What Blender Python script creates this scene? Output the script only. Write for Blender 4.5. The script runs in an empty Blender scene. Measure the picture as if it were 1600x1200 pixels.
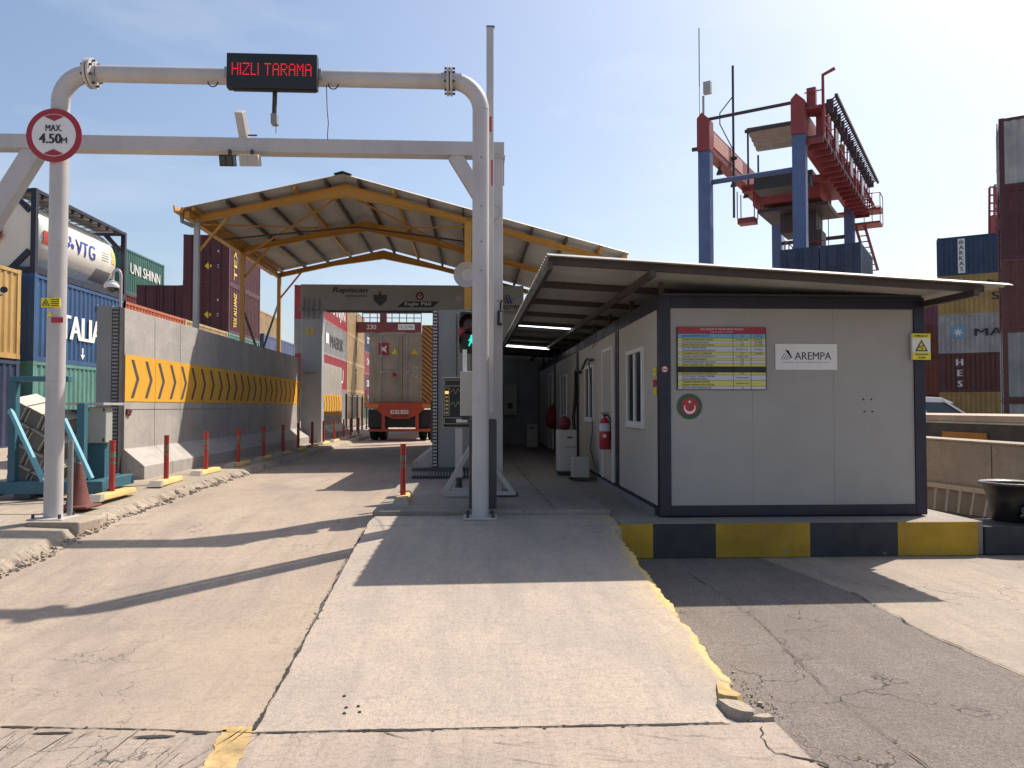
import bpy, bmesh, math, random
from mathutils import Vector, Matrix, noise
R = math.radians
random.seed(7)
SC = bpy.context.scene
COL = SC.collection
# ---------------------------------------------------------------- camera
CAMZ = 1.62; YAW = R(2.86); PITCH = R(1.72)
cd = bpy.data.cameras.new('camera'); cam = bpy.data.objects.new('camera', cd); COL.objects.link(cam)
cd.sensor_width = 36; cd.lens = 27; cd.clip_start = 0.05; cd.clip_end = 5000
cam.location = (0, 0, CAMZ); cam.rotation_euler = (R(90)+PITCH, 0, -YAW)
SC.camera = cam
# ---------------------------------------------------------------- light
SUN = Vector((1, .855, 1.745)).normalized()
elev = math.asin(SUN.z); azi = math.atan2(SUN.x, SUN.y)
w = bpy.data.worlds.new('World'); SC.world = w; w.use_nodes = True
nt = w.node_tree; bg = nt.nodes['Background']
sky = nt.nodes.new('ShaderNodeTexSky'); sky.sky_type = 'NISHITA'; sky.sun_disc = False
sky.sun_elevation = elev; sky.sun_rotation = azi
sky.air_density = 1.0; sky.dust_density = 2.3; sky.ozone_density = 1.0; sky.altitude = 0
tc = nt.nodes.new('ShaderNodeTexCoord'); mpw = nt.nodes.new('ShaderNodeMapping'); mpw.inputs['Scale'].default_value = (1.2, 1.2, 4.5)
cn = nt.nodes.new('ShaderNodeTexNoise'); cn.inputs['Scale'].default_value = 2.2; cn.inputs['Detail'].default_value = 7; cn.inputs['Roughness'].default_value = .55
nt.links.new(tc.outputs['Generated'], mpw.inputs[0]); nt.links.new(mpw.outputs[0], cn.inputs['Vector'])
mr = nt.nodes.new('ShaderNodeMapRange'); mr.inputs['From Min'].default_value = .46; mr.inputs['From Max'].default_value = .78; mr.inputs['To Max'].default_value = .30; nt.links.new(cn.outputs[0], mr.inputs['Value'])
mxw = nt.nodes.new('ShaderNodeMix'); mxw.data_type = 'RGBA'; nt.links.new(mr.outputs[0], mxw.inputs[0]); nt.links.new(sky.outputs[0], mxw.inputs[6]); mxw.inputs[7].default_value = (6.2, 6.5, 7.0, 1)   # thin high haze
nt.links.new(mxw.outputs[2], bg.inputs[0]); bg.inputs[1].default_value = 0.119
sd = bpy.data.lights.new('sun', 'SUN'); sun = bpy.data.objects.new('sun', sd); COL.objects.link(sun)
sd.energy = 5.0; sd.angle = R(0.53); sd.color = (1.0, .90, .78)
sun.rotation_euler = SUN.to_track_quat('Z', 'Y').to_euler(); sun.location = (10, 10, 30)
SC.view_settings.view_transform = 'Standard'; SC.view_settings.look = 'None'
SC.view_settings.exposure = 0.45; SC.view_settings.gamma = 1.0
try: SC.view_settings.use_curve_mapping = False
except Exception: pass

# ---------------------------------------------------------------- helpers
def W(px, py, Y=None, Z=None, X=None):
    """world point seen at a pixel of the 1600x1200 photo, on a plane of known distance or height"""
    u = (px-800)/1200; v = (600-py)/1200
    f = Vector((math.sin(YAW)*math.cos(PITCH), math.cos(YAW)*math.cos(PITCH), math.sin(PITCH)))
    r = Vector((math.cos(YAW), -math.sin(YAW), 0)); up = r.cross(f)
    d = f + r*u + up*v
    if Y is not None: t = Y/d.y
    elif X is not None: t = X/d.x
    else: t = (Z-CAMZ)/d.z
    return Vector((d.x*t, d.y*t, CAMZ+d.z*t))

def tag(o, label=None, cat=None, group=None, kind=None):
    if label: o['label'] = label
    if cat: o['category'] = cat
    if group: o['group'] = group
    if kind: o['kind'] = kind
    return o

def thing(name, label, cat, loc=(0, 0, 0), rz=0, group=None):
    o = bpy.data.objects.new(name, None); COL.objects.link(o)
    o.location = loc; o.rotation_euler = (0, 0, rz); o.empty_display_size = .2
    return tag(o, label, cat, group)

class MB:
    def __init__(s): s.v = []; s.f = []; s.sm = set()
    def add(s, vs, fs, smooth=False):
        n = len(s.v); s.v += [Vector(p) for p in vs]
        for f in fs:
            if smooth: s.sm.add(len(s.f))
            s.f.append([n+i for i in f])
        return s
    def box(s, a, b, m=None):
        x0, y0, z0 = a; x1, y1, z1 = b
        if x0 > x1: x0, x1 = x1, x0
        if y0 > y1: y0, y1 = y1, y0
        if z0 > z1: z0, z1 = z1, z0
        vs = [Vector(p) for p in ((x0,y0,z0),(x1,y0,z0),(x1,y1,z0),(x0,y1,z0),(x0,y0,z1),(x1,y0,z1),(x1,y1,z1),(x0,y1,z1))]
        if m: vs = [m @ p for p in vs]
        return s.add(vs, [(0,3,2,1),(4,5,6,7),(0,1,5,4),(1,2,6,5),(2,3,7,6),(3,0,4,7)])
    def bar(s, p, q, w, h=None, up=(0, 0, 1)):
        """rectangular bar from p to q"""
        p = Vector(p); q = Vector(q); h = h or w; d = (q-p).normalized(); up = Vector(up)
        if abs(d.dot(up)) > .99: up = Vector((0, 1, 0))
        r = d.cross(up).normalized(); u = r.cross(d)
        vs = []
        for c in (p, q):
            for a, b in ((-1,-1),(1,-1),(1,1),(-1,1)): vs.append(c + r*(a*w/2) + u*(b*h/2))
        return s.add(vs, [(0,1,2,3),(7,6,5,4),(0,4,5,1),(1,5,6,2),(2,6,7,3),(3,7,4,0)])
    def tube(s, pts, r, n=12, caps=True, r2=None):
        pts = [Vector(p) for p in pts]; rings = []; prev = None
        for i, p in enumerate(pts):
            d = ((pts[min(i+1, len(pts)-1)]-p).normalized() + (p-pts[max(i-1, 0)]).normalized())
            d = d.normalized() if d.length > 1e-6 else Vector((0, 0, 1))
            if prev is None:
                a = Vector((0, 0, 1)) if abs(d.z) < .9 else Vector((0, 1, 0))
                a = (a - d*a.dot(d)).normalized()
            else: a = (prev - d*prev.dot(d)).normalized()
            prev = a; b = d.cross(a)
            rr = r if r2 is None else r + (r2-r)*i/(len(pts)-1)
            rings.append([p + (a*math.cos(2*math.pi*k/n)+b*math.sin(2*math.pi*k/n))*rr for k in range(n)])
        vs = [q for g in rings for q in g]; fs = []
        for i in range(len(rings)-1):
            for k in range(n): fs.append((i*n+k, i*n+(k+1) % n, (i+1)*n+(k+1) % n, (i+1)*n+k))
        s.add(vs, fs, True)
        if caps:
            s.add(rings[0], [tuple(range(n))[::-1]]); s.add(rings[-1], [tuple(range(n))])
        return s
    def prism(s, poly, ext):
        """planar polygon (3D points) extruded by vector"""
        n = len(poly); e = Vector(ext); poly = [Vector(p) for p in poly]
        s.add(poly + [p+e for p in poly], [tuple(range(n))[::-1], tuple(range(n, 2*n))] +
              [(i, (i+1) % n, n+(i+1) % n, n+i) for i in range(n)])
        return s
    def lathe(s, prof, c, axis=(0, 0, 1), n=20, caps=True):
        """profile of (radius, height) about an axis through c"""
        c = Vector(c); ax = Vector(axis).normalized()
        a = Vector((1, 0, 0)) if abs(ax.x) < .9 else Vector((0, 1, 0))
        a = (a - ax*a.dot(ax)).normalized(); b = ax.cross(a); vs = []; fs = []
        for r, h in prof:
            for k in range(n): vs.append(c + ax*h + (a*math.cos(2*math.pi*k/n)+b*math.sin(2*math.pi*k/n))*r)
        for i in range(len(prof)-1):
            for k in range(n): fs.append((i*n+k, i*n+(k+1) % n, (i+1)*n+(k+1) % n, (i+1)*n+k))
        s.add(vs, fs, True)
        if caps and prof[0][0] > 1e-4: s.add(vs[:n], [tuple(range(n))[::-1]])
        if caps and prof[-1][0] > 1e-4: s.add(vs[-n:], [tuple(range(n))])
        return s
    def quad(s, a, b, c, d): return s.add([a, b, c, d], [(0, 1, 2, 3)])
    def grid(s, fn, nu, nv, smooth=False):
        vs = [fn(i/nu, j/nv) for j in range(nv+1) for i in range(nu+1)]
        fs = [(j*(nu+1)+i, j*(nu+1)+i+1, (j+1)*(nu+1)+i+1, (j+1)*(nu+1)+i) for j in range(nv) for i in range(nu)]
        return s.add(vs, fs, smooth)
    def mesh(s, name, off=None):
        me = bpy.data.meshes.new(name)
        vs = [tuple(v-off) if off else tuple(v) for v in s.v]
        me.from_pydata(vs, [], s.f); me.validate()
        if len(me.polygons) == len(s.f):
            for i in s.sm: me.polygons[i].use_smooth = True
        return me
    def build(s, name, mat, root=None, world=True, bevel=0, label=None, recalc=True):
        off = Vector(root.location) if (root and world) else None
        if off and root.parent: off = off + Vector(root.parent.location)
        me = s.mesh(name, off)
        if recalc:
            bm = bmesh.new(); bm.from_mesh(me); bmesh.ops.recalc_face_normals(bm, faces=bm.faces)
            bm.to_mesh(me); bm.free()
        if mat: me.materials.append(mat)
        o = bpy.data.objects.new(name, me); COL.objects.link(o)
        if root: o.parent = root
        if label: o['label'] = label
        if bevel:
            b = o.modifiers.new('bevel', 'BEVEL'); b.width = bevel; b.segments = 2; b.limit_method = 'ANGLE'; b.angle_limit = R(40)
        return o

def dup(root, loc=None, rz=None, label=None):
    r = root.copy(); COL.objects.link(r)
    if loc is not None: r.location = loc
    if rz is not None: r.rotation_euler = (0, 0, rz)
    if label: r['label'] = label
    def rec(a, b):
        for ch in list(a.children):
            c = ch.copy(); COL.objects.link(c); c.parent = b; rec(ch, c)
    rec(root, r)
    return r

def text_mb(s, origin, right, up, height, width=None, center=True, bold=0.0, thick=.003, wrap=None, shear=0):
    cu = bpy.data.curves.new('t', 'FONT'); cu.body = s; cu.size = 1; cu.resolution_u = 3; cu.shear = shear
    ob = bpy.data.objects.new('t', cu)
    me = bpy.data.meshes.new_from_object(ob)
    bpy.data.objects.remove(ob); bpy.data.curves.remove(cu)
    mb = MB()
    if not me.vertices: return mb
    xs = [v.co.x for v in me.vertices]; ys = [v.co.y for v in me.vertices]
    x0, x1, y0, y1 = min(xs), max(xs), min(ys), max(ys)
    k = height/max(y1-y0, 1e-6); kx = (width/(x1-x0)) if width else k
    r = Vector(right).normalized(); u = Vector(up).normalized(); n = r.cross(u)
    o = Vector(origin)
    if wrap:
        bm = bmesh.new(); bm.from_mesh(me); bmesh.ops.triangulate(bm, faces=bm.faces)
        bmesh.ops.subdivide_edges(bm, edges=bm.edges, cuts=2); bm.to_mesh(me); bm.free()
    for i, sh in enumerate((0, 1, -1) if bold else (0,)):      # bold strokes: copies a hair apart
        vs = []
        for v in me.vertices:
            a = (v.co.x-(x0+x1)/2 if center else v.co.x-x0)*kx + sh*bold*k*.9; b = (v.co.y-(y0+y1)/2 if center else v.co.y-y0)*k
            if wrap: q = wrap(a, b); q = Vector((q.x+.0006*i, q.y, q.z)); vs.append(q)
            else: vs.append(o + r*a + u*b + n*(thick+.0004*i))
        mb.add(vs, [tuple(p.vertices) for p in me.polygons])
    bpy.data.meshes.remove(me)
    return mb
def text(name, s, origin, right, up, height, mat, root=None, world=True, **k):
    return text_mb(s, origin, right, up, height, **k).build(name, mat, root, world=world, recalc=False)

# ---------------------------------------------------------------- materials
def nodes(m):
    m.use_nodes = True; n = m.node_tree; return n, n.nodes['Principled BSDF']
def ramp(n, src, p0, p1, c0=0., c1=1.):
    r = n.nodes.new('ShaderNodeMapRange'); r.inputs['From Min'].default_value = p0; r.inputs['From Max'].default_value = p1
    r.inputs['To Min'].default_value = c0; r.inputs['To Max'].default_value = c1; r.clamp = True
    n.links.new(src, r.inputs['Value']); return r.outputs[0]
def noise_n(n, vec, scale, detail=4, rough=.55, sc=None, dist=0):
    t = n.nodes.new('ShaderNodeTexNoise'); t.inputs['Scale'].default_value = scale; t.inputs['Detail'].default_value = detail
    t.inputs['Roughness'].default_value = rough; t.inputs['Distortion'].default_value = dist
    if sc:
        mp = n.nodes.new('ShaderNodeMapping'); mp.inputs['Scale'].default_value = sc; n.links.new(vec, mp.inputs[0]); vec = mp.outputs[0]
    n.links.new(vec, t.inputs['Vector']); return t.outputs[0]
def mixc(n, fac, a, b, mode='MIX'):
    m = n.nodes.new('ShaderNodeMix'); m.data_type = 'RGBA'; m.blend_type = mode; m.clamp_factor = True
    for i, x in ((6, a), (7, b)):
        if hasattr(x, 'is_linked') or hasattr(x, 'links'): n.links.new(x, m.inputs[i])
        else: m.inputs[i].default_value = (*x, 1)
    if isinstance(fac, (int, float)): m.inputs[0].default_value = fac
    else: n.links.new(fac, m.inputs[0])
    return m.outputs[2]
MATS = {}
def sc3(c, k): return tuple(min(1, x*k) for x in c)
def paint(name, col, rough=.5, dirt=.25, metal=0., rust=0., bump=.0, scale=1.0, streak=.5, chip=(.16, .06, .03)):
    """weathered paint: cloudy dirt, vertical streaks, optional rust patches"""
    if name in MATS: return MATS[name]
    m = bpy.data.materials.new(name); n, b = nodes(m)
    g = n.nodes.new('ShaderNodeNewGeometry').outputs['Position']
    a = ramp(n, noise_n(n, g, 1.3*scale, 6, .62), .38, .72)
    c = mixc(n, a, col, sc3(col, 1-dirt*.9))
    s = ramp(n, noise_n(n, g, 1, 5, .6, (7*scale, 7*scale, .5*scale)), .5, .8, 0, streak*dirt*2)
    c = mixc(n, s, c, (col[0]*.45+.03, col[1]*.42+.025, col[2]*.4+.02))
    fine = ramp(n, noise_n(n, g, 40, 3, .6), .3, .7, 0, .12)
    c = mixc(n, fine, c, sc3(col, .6))
    if rust:
        rm = ramp(n, noise_n(n, g, 3.1*scale, 8, .72), .72-rust*.25, .76-rust*.25)
        c = mixc(n, rm, c, chip)
    n.links.new(c, b.inputs['Base Color'])
    n.links.new(ramp(n, noise_n(n, g, 5, 4), .3, .7, max(rough-.12, .05), min(1, rough+.15)), b.inputs['Roughness'])
    b.inputs['Metallic'].default_value = metal
    if bump:
        bp = n.nodes.new('ShaderNodeBump'); bp.inputs['Strength'].default_value = bump; bp.inputs['Distance'].default_value = .01
        n.links.new(noise_n(n, g, 30, 5), bp.inputs['Height']); n.links.new(bp.outputs[0], b.inputs['Normal'])
    MATS[name] = m; return m
def glow(name, col, strength):
    m = bpy.data.materials.new(name); n, b = nodes(m)
    b.inputs['Base Color'].default_value = (*sc3(col, .3), 1)
    b.inputs['Emission Color'].default_value = (*col, 1); b.inputs['Emission Strength'].default_value = strength
    return m
def glass(name, col=(.03, .04, .045)):
    m = bpy.data.materials.new(name); n, b = nodes(m)
    b.inputs['Base Color'].default_value = (*col, 1); b.inputs['Roughness'].default_value = .06
    b.inputs['Specular IOR Level'].default_value = .8
    return m
def concrete(name, col, alt, stain, rough=.85, crack=.6, grain=1., wear=(1, .35, 1), bumpk=1., wet=.3, edge=False):
    m = bpy.data.materials.new(name); n, b = nodes(m)
    g = n.nodes.new('ShaderNodeNewGeometry').outputs['Position']
    big = ramp(n, noise_n(n, g, .55, 5, .6), .42, .60)
    c = mixc(n, big, col, alt)
    st = ramp(n, noise_n(n, g, .9, 7, .68, wear, .6), .49, .70, 0, .62)
    c = mixc(n, st, c, stain)
    lt = ramp(n, noise_n(n, g, 2.0, 7, .75, (1, .6, 1)), .50, .66, 0, .5)
    c = mixc(n, lt, c, sc3(col, 1.18))
    tr = ramp(n, noise_n(n, g, 1.0, 6, .7, (6, .5, 1), .3), .50, .68, 0, .36)
    c = mixc(n, tr, c, sc3(stain, .9))
    sc_ = ramp(n, noise_n(n, g, 1.0, 7, .78, (2.2, 26, 1), .5), .56, .66, 0, .45)     # short drag scratches
    c = mixc(n, sc_, c, sc3(stain, .85))
    md = ramp(n, noise_n(n, g, 26, 5, .72), .38, .50, .34, 0)
    c = mixc(n, md, c, sc3(stain, .8))
    oil = ramp(n, noise_n(n, g, .38, 4, .5, (1, .55, 1), .2), .60, .66, 0, .34)
    c = mixc(n, oil, c, (stain[0]*.62, stain[1]*.68, stain[2]*.78))
    # aggregate speckle and pits
    sp = ramp(n, noise_n(n, g, 95, 3, .7), .36, .62, 0, 1)
    c = mixc(n, ramp(n, sp, 0, 1, .42*grain, 0), c, sc3(stain, .6))
    pit = n.nodes.new('ShaderNodeTexVoronoi'); pit.inputs['Scale'].default_value = 14; n.links.new(g, pit.inputs['Vector'])
    pm = ramp(n, pit.outputs['Distance'], .06, .10, 1, 0)
    pmask = ramp(n, noise_n(n, g, 1.7, 4, .6), .46, .56)
    mm = n.nodes.new('ShaderNodeMath'); mm.operation = 'MULTIPLY'; n.links.new(pm, mm.inputs[0]); n.links.new(pmask, mm.inputs[1])
    c = mixc(n, ramp(n, mm.outputs[0], 0, 1, 0, .6), c, sc3(stain, .3))
    # hairline cracks
    dn = n.nodes.new('ShaderNodeTexNoise'); dn.inputs['Scale'].default_value = 2.5; dn.inputs['Detail'].default_value = 6
    n.links.new(g, dn.inputs['Vector'])
    va = n.nodes.new('ShaderNodeVectorMath'); va.operation = 'MULTIPLY_ADD'
    n.links.new(dn.outputs['Color'], va.inputs[0]); va.inputs[1].default_value = (.8, .8, .8); n.links.new(g, va.inputs[2])
    vo = n.nodes.new('ShaderNodeTexVoronoi'); vo.feature = 'DISTANCE_TO_EDGE'; vo.inputs['Scale'].default_value = 1.6
    n.links.new(va.outputs[0], vo.inputs['Vector'])
    ln = ramp(n, vo.outputs['Distance'], .002, .010, 1, 0)
    lm = ramp(n, noise_n(n, g, .7, 3), .52, .62)
    m2 = n.nodes.new('ShaderNodeMath'); m2.operation = 'MULTIPLY'; n.links.new(ln, m2.inputs[0]); n.links.new(lm, m2.inputs[1])
    c = mixc(n, ramp(n, m2.outputs[0], 0, 1, 0, crack), c, sc3(stain, .35))
    if edge:        # worn yellow paint that survives along the slab's right edge
        sep = n.nodes.new('ShaderNodeSeparateXYZ'); n.links.new(g, sep.inputs[0])
        def M2(op, a, b_):
            q = n.nodes.new('ShaderNodeMath'); q.operation = op
            for i, x in enumerate((a, b_)):
                if isinstance(x, (int, float)): q.inputs[i].default_value = x
                else: n.links.new(x, q.inputs[i])
            return q.outputs[0]
        nz = noise_n(n, g, 2.2, 8, .72, (1.5, 1, 1)); v = M2('ADD', sep.outputs[0], M2('MULTIPLY', M2('SUBTRACT', nz, .5), .55))
        v = M2('ADD', v, M2('MULTIPLY', M2('SUBTRACT', noise_n(n, g, 22, 6, .75), .5), .12))
        mk = ramp(n, v, 1.395, 1.45, 0, .85)
        yr = M2('MULTIPLY', ramp(n, sep.outputs[1], 4.15, 4.6), ramp(n, sep.outputs[1], 6.9, 8.0, 1, .25))
        c = mixc(n, M2('MULTIPLY', mk, yr), c, (.54, .39, .14))
        halo = M2('MULTIPLY', ramp(n, v, 1.20, 1.42, 0, .18), yr); c = mixc(n, halo, c, (.58, .42, .16))
    n.links.new(c, b.inputs['Base Color'])
    n.links.new(ramp(n, st, 0, .75, rough, rough-wet*.5), b.inputs['Roughness'])
    h = n.nodes.new('ShaderNodeMath'); h.operation = 'SUBTRACT'
    n.links.new(noise_n(n, g, 55, 6, .7), h.inputs[0]); n.links.new(m2.outputs[0], h.inputs[1])
    bp = n.nodes.new('ShaderNodeBump'); bp.inputs['Strength'].default_value = .45*bumpk; bp.inputs['Distance'].default_value = .012
    n.links.new(h.outputs[0], bp.inputs['Height']); n.links.new(bp.outputs[0], b.inputs['Normal'])
    MATS[name] = m; return m

M = {}
M['lane'] = concrete('lane_concrete', (.42, .335, .26), (.355, .285, .225), (.23, .19, .16))
M['slab'] = concrete('slab_concrete', (.47, .385, .305), (.41, .345, .285), (.27, .235, .215), crack=.3, grain=1.2, wear=(1, .8, 1), edge=True)
M['front'] = concrete('front_concrete', (.42, .34, .275), (.34, .28, .235), (.18, .152, .13), crack=1, wear=(2.2, .5, 1))
M['asph'] = concrete('asphalt', (.275, .23, .195), (.225, .19, .162), (.135, .115, .10), crack=.8, grain=2.0, bumpk=2.4)
M['oldc'] = concrete('right_concrete', (.385, .315, .25), (.31, .255, .205), (.19, .165, .14), crack=.9)
M['island'] = concrete('island_concrete', (.34, .295, .25), (.27, .24, .205), (.17, .15, .135), crack=.4)
M['kerb'] = concrete('kerb_concrete', (.45, .38, .30), (.38, .32, .25), (.22, .18, .14), crack=.6, bumpk=1.6)
M['dirt'] = concrete('yard_ground', (.30, .26, .215), (.25, .215, .18), (.16, .14, .12), crack=.2)
M['wallc'] = concrete('wall_concrete', (.43, .40, .37), (.38, .355, .33), (.25, .235, .22), crack=.15, wear=(2.5, 2.5, .35), grain=.5)
M['retain'] = concrete('retaining_concrete', (.36, .30, .235), (.30, .25, .20), (.2, .165, .135), crack=.2, wear=(2.5, 2.5, .35), grain=.5)
M['crackd'] = paint('crack_dark', (.035, .03, .026), .95, .3)
M['white'] = paint('white_paint', (.50, .475, .47), .42, .22, streak=.6, rust=.02)
M['whitep'] = paint('white_plate', (.74, .73, .72), .5, .1)
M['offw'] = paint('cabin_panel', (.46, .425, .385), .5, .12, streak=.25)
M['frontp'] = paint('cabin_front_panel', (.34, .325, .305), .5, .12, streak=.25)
M['navy'] = paint('navy_frame', (.013, .012, .032), .45, .25)
M['black'] = paint('black_plastic', (.014, .014, .015), .45, .2)
M['dark'] = paint('dark_grey', (.05, .05, .053), .55, .25)
M['grey'] = paint('mid_grey', (.24, .245, .25), .5, .2)
M['ggrey'] = paint('scanner_grey', (.30, .29, .28), .5, .15)
M['scol'] = paint('scanner_column_grey', (.42, .44, .47), .5, .15)
M['lgrey'] = paint('light_grey', (.42, .41, .40), .5, .15)
M['steel'] = paint('galvanised', (.40, .40, .41), .38, .25, metal=.6)
M['corr'] = paint('corridor_wall', (.34, .335, .33), .6, .25)
M['red'] = paint('red_paint', (.42, .025, .03), .45, .15)
M['deepred'] = paint('sign_red', (.34, .02, .035), .45, .1)
M['orange'] = paint('delineator_orange', (.42, .04, .028), .5, .2)
M['dred'] = paint('cone_red', (.15, .045, .035), .8, .5)
M['yel'] = paint('canopy_yellow', (.52, .25, .035), .5, .2, rust=.25)
M['yorange'] = paint('band_yellow', (.74, .38, .03), .7, .14, streak=.4, rust=.16, chip=(.36, .33, .30))
M['byel'] = paint('base_yellow', (.72, .50, .20), .8, .45)
M['kyel'] = paint('kerb_yellow', (.46, .28, .02), .8, .5, bump=.6, rust=.36, chip=(.24, .20, .15))
M['wornyel'] = paint('worn_yellow', (.54, .38, .17), .85, .75, scale=4)
M['kblk'] = paint('kerb_black', (.035, .036, .042), .8, .3, bump=.6, rust=.30, chip=(.20, .18, .15))
M['chev'] = paint('chevron_grey', (.07, .06, .065), .8, .15, rust=.18, chip=(.34, .28, .18))
M['brown'] = paint('brown_steel', (.06, .045, .038), .55, .3)
M['sheet'] = paint('roof_sheet', (.50, .465, .42), .55, .25)
M['sheetd'] = paint('cabin_roof_sheet', (.36, .36, .345), .5, .3)
M['teal'] = paint('teal_paint', (.04, .14, .19), .5, .3, rust=.2)
M['lteal'] = paint('light_teal', (.16, .42, .52), .5, .2)
M['cab'] = paint('cabinet_green_grey', (.36, .38, .34), .5, .15)
M['boxg'] = paint('bundle_grey', (.20, .175, .15), .7, .35)
M['boxl'] = paint('bundle_light', (.55, .50, .42), .7, .3)
M['blueleg'] = paint('crane_blue', (.10, .15, .30), .5, .25)
M['cranered'] = paint('crane_red', (.30, .05, .05), .5, .25)
M['craned'] = paint('crane_dark', (.07, .045, .05), .6, .25)
M['cranelit'] = paint('crane_red_sunlit', (.80, .42, .34), .5, .2)  # crane red with sunlight painted into the colour
M['tyre'] = paint('rubber', (.018, .018, .018), .85, .3)
M['ink'] = paint('ink', (.02, .02, .03), .6, .05)
M['inkblue'] = paint('logo_blue', (.03, .05, .30), .5, .05)
M['ltext'] = paint('letter_white', (.78, .78, .76), .55, .15)
M['ytext'] = paint('letter_yellow', (.75, .55, .05), .55, .1)
M['signyel'] = paint('sign_yellow', (.78, .66, .03), .5, .05)
M['green'] = paint('emblem_green', (.03, .10, .05), .5, .05)
M['paleyel'] = paint('row_yellow', (.60, .58, .13), .5, .05)
M['palew'] = paint('row_white', (.56, .56, .66), .5, .05)
M['paleb'] = paint('row_blue', (.16, .38, .60), .5, .05)
M['wood'] = paint('deck_wood', (.48, .36, .28), .8, .35)
M['carw'] = paint('car_white', (.78, .79, .82), .15, .03)
M['glass'] = glass('window_glass'); M['cglass'] = glass('car_glass', (.035, .045, .04))
M['tankw'] = paint('tank_white', (.74, .71, .64), .22, .12, streak=.3)
M['led'] = glow('led_red', (1, .03, .04), .75)
M['ledg'] = glow('lamp_green', (.02, .9, .65), .9)
M['tubel'] = glow('tube_light', (.9, .93, 1), 3.0)
M['leda'] = glow('lamp_amber', (1, .45, .1), 1.2)
M['tail'] = paint('lamp_red', (.75, .2, .12), .3, .05)
M['conc_end'] = paint('base_grey', (.35, .32, .27), .85, .3)

def gz(Y):          # height of the rising lane
    pts = ((-100, 0), (5.75, 0), (7.3, .15), (9, .30), (12, .37), (900, .37))
    for (a, b), (c, d) in zip(pts, pts[1:]):
        if Y <= c: return b+(d-b)*(Y-a)/(c-a)
    return .37
def sz(Y):          # height of the middle slab
    return 0 if Y < 3.93 else min(.37, .37*(Y-3.93)/4.6)

# ================================================================= SETTING
def strip(name, x0, x1, ys, zf, mat, dz=0, skirt=0):
    m = MB()
    for a, b in zip(ys, ys[1:]):
        m.add([(x0, a, zf(a)+dz), (x1, a, zf(a)+dz), (x1, b, zf(b)+dz), (x0, b, zf(b)+dz)], [(0, 1, 2, 3)])
    o = m.build(name, mat); tag(o, kind='structure'); return o
m = MB()
ys = [-80, 3.9, 5.75, 7.3, 9, 12, 70, 1500]
for a, b in zip(ys, ys[1:]):
    m.quad((-1500, a, gz(a)-.02), (1.45, a, gz(a)-.02), (1.45, b, gz(b)-.02), (-1500, b, gz(b)-.02))
m.quad((1.45, -80, -.02), (1500, -80, -.02), (1500, 12, -.02), (1.45, 12, -.02))
m.quad((1.45, 12, -.02), (1500, 12, -.02), (1500, 1500, -.02), (1.45, 1500, -.02))
tag(m.build('ground', M['dirt']), kind='structure')
m = MB(); ys = [3.93, 5.75, 7.3, 9, 12, 75]
for a, b in zip(ys, ys[1:]): m.quad((-4.25, a, gz(a)), (-1.08, a, gz(a)), (-1.08, b, gz(b)), (-4.25, b, gz(b)))
tag(m.build('road_lane', M['lane']), kind='structure')
tag(MB().add([(-30, -6, 0), (1.75, -6, 0), (1.55, 3.93, 0), (-30, 3.93, 0)], [(0, 1, 2, 3)]).build('road_front', M['front']), kind='structure')
# lane left of the kerb in the foreground
tag(MB().add([(-30, 3.93, 0), (-4.25, 3.93, 0), (-4.25, 5.75, 0), (-30, 5.75, 0)], [(0, 1, 2, 3)]).build('road_side', M['lane']), kind='structure')
EA, EB, EC = W(1330, 925, Z=0), W(1460, 995, Z=0), W(1600, 1056, Z=0); ED = EC+(EC-EB)*6
tag(MB().add([(1.40, -6, -.006), (ED.x, -6, -.006), (ED.x, ED.y, -.006), (EC.x, EC.y, -.006), (EB.x, EB.y, -.006), (EA.x, EA.y, -.006), (EA.x-.25, 8.35, -.006), (1.45, 8.35, -.006)], [(0, 1, 2, 3, 4, 5, 6, 7)]).build('road_asphalt', M['asph']), kind='structure')
tag(MB().add([(ED.x+.003, ED.y, -.006), (30, ED.y, -.006), (30, 12, -.006), (EA.x-.247, 12, -.006), (EA.x-.247, 8.35, -.006), (EA.x+.003, EA.y, -.006), (EB.x+.003, EB.y, -.006), (EC.x+.003, EC.y, -.006)], [(0, 1, 2, 3, 4, 5, 6, 7)]).build('road_right', M['oldc']), kind='structure')

# middle slab: ramped, with a worn broken right edge
def slab():
    n = 260; top = []; m = MB(); prevs = None
    for i in range(n+1):
        Y = 3.94+(8.92-3.94)*i/n
        z = sz(Y)
        xr = 1.48 + .04*noise.noise(Vector((0, Y*3, 0))) + .03*noise.noise(Vector((3, Y*11, 0))) + .018*noise.noise(Vector((3, Y*34, 0)))
        if Y < 4.45: xr -= .16*min(1, (4.45-Y)*3)
        xl = -1.085-.012*(Y-3.94) + .006*noise.noise(Vector((9, Y*9, 0)))
        if Y > 8.2: xr = 1.60
        row = [Vector((xl, Y, -.05)), Vector((xl, Y, z)), Vector((xl+.9, Y, z)), Vector((xr-.9, Y, z)), Vector((xr-.05, Y, z)),
               Vector((xr+.01+.012*noise.noise(Vector((5, Y*14, 1))), Y, z-.02-.03*abs(noise.noise(Vector((7, Y*8, 0)))))), Vector((xr+.05, Y, -.05))]
        if prevs:
            k = len(m.v)
            m.add(prevs+row, [(j, j+1, 8+j, 7+j) for j in range(6)])
        else: m.add(row, [(0, 1, 2, 3, 4, 5, 6)])
        prevs = row
    return m.build('slab', M['slab'], recalc=True)
tag(slab(), kind='structure')
# island behind the slab, carrying gantries and cabins
tag(MB().box((-1.16, 8.93, 0), (1.60, 34, .425)).box((1.604, 8.22, 0), (5.60, 34, .365)).build('island', M['island'], bevel=.012), kind='structure')
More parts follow.
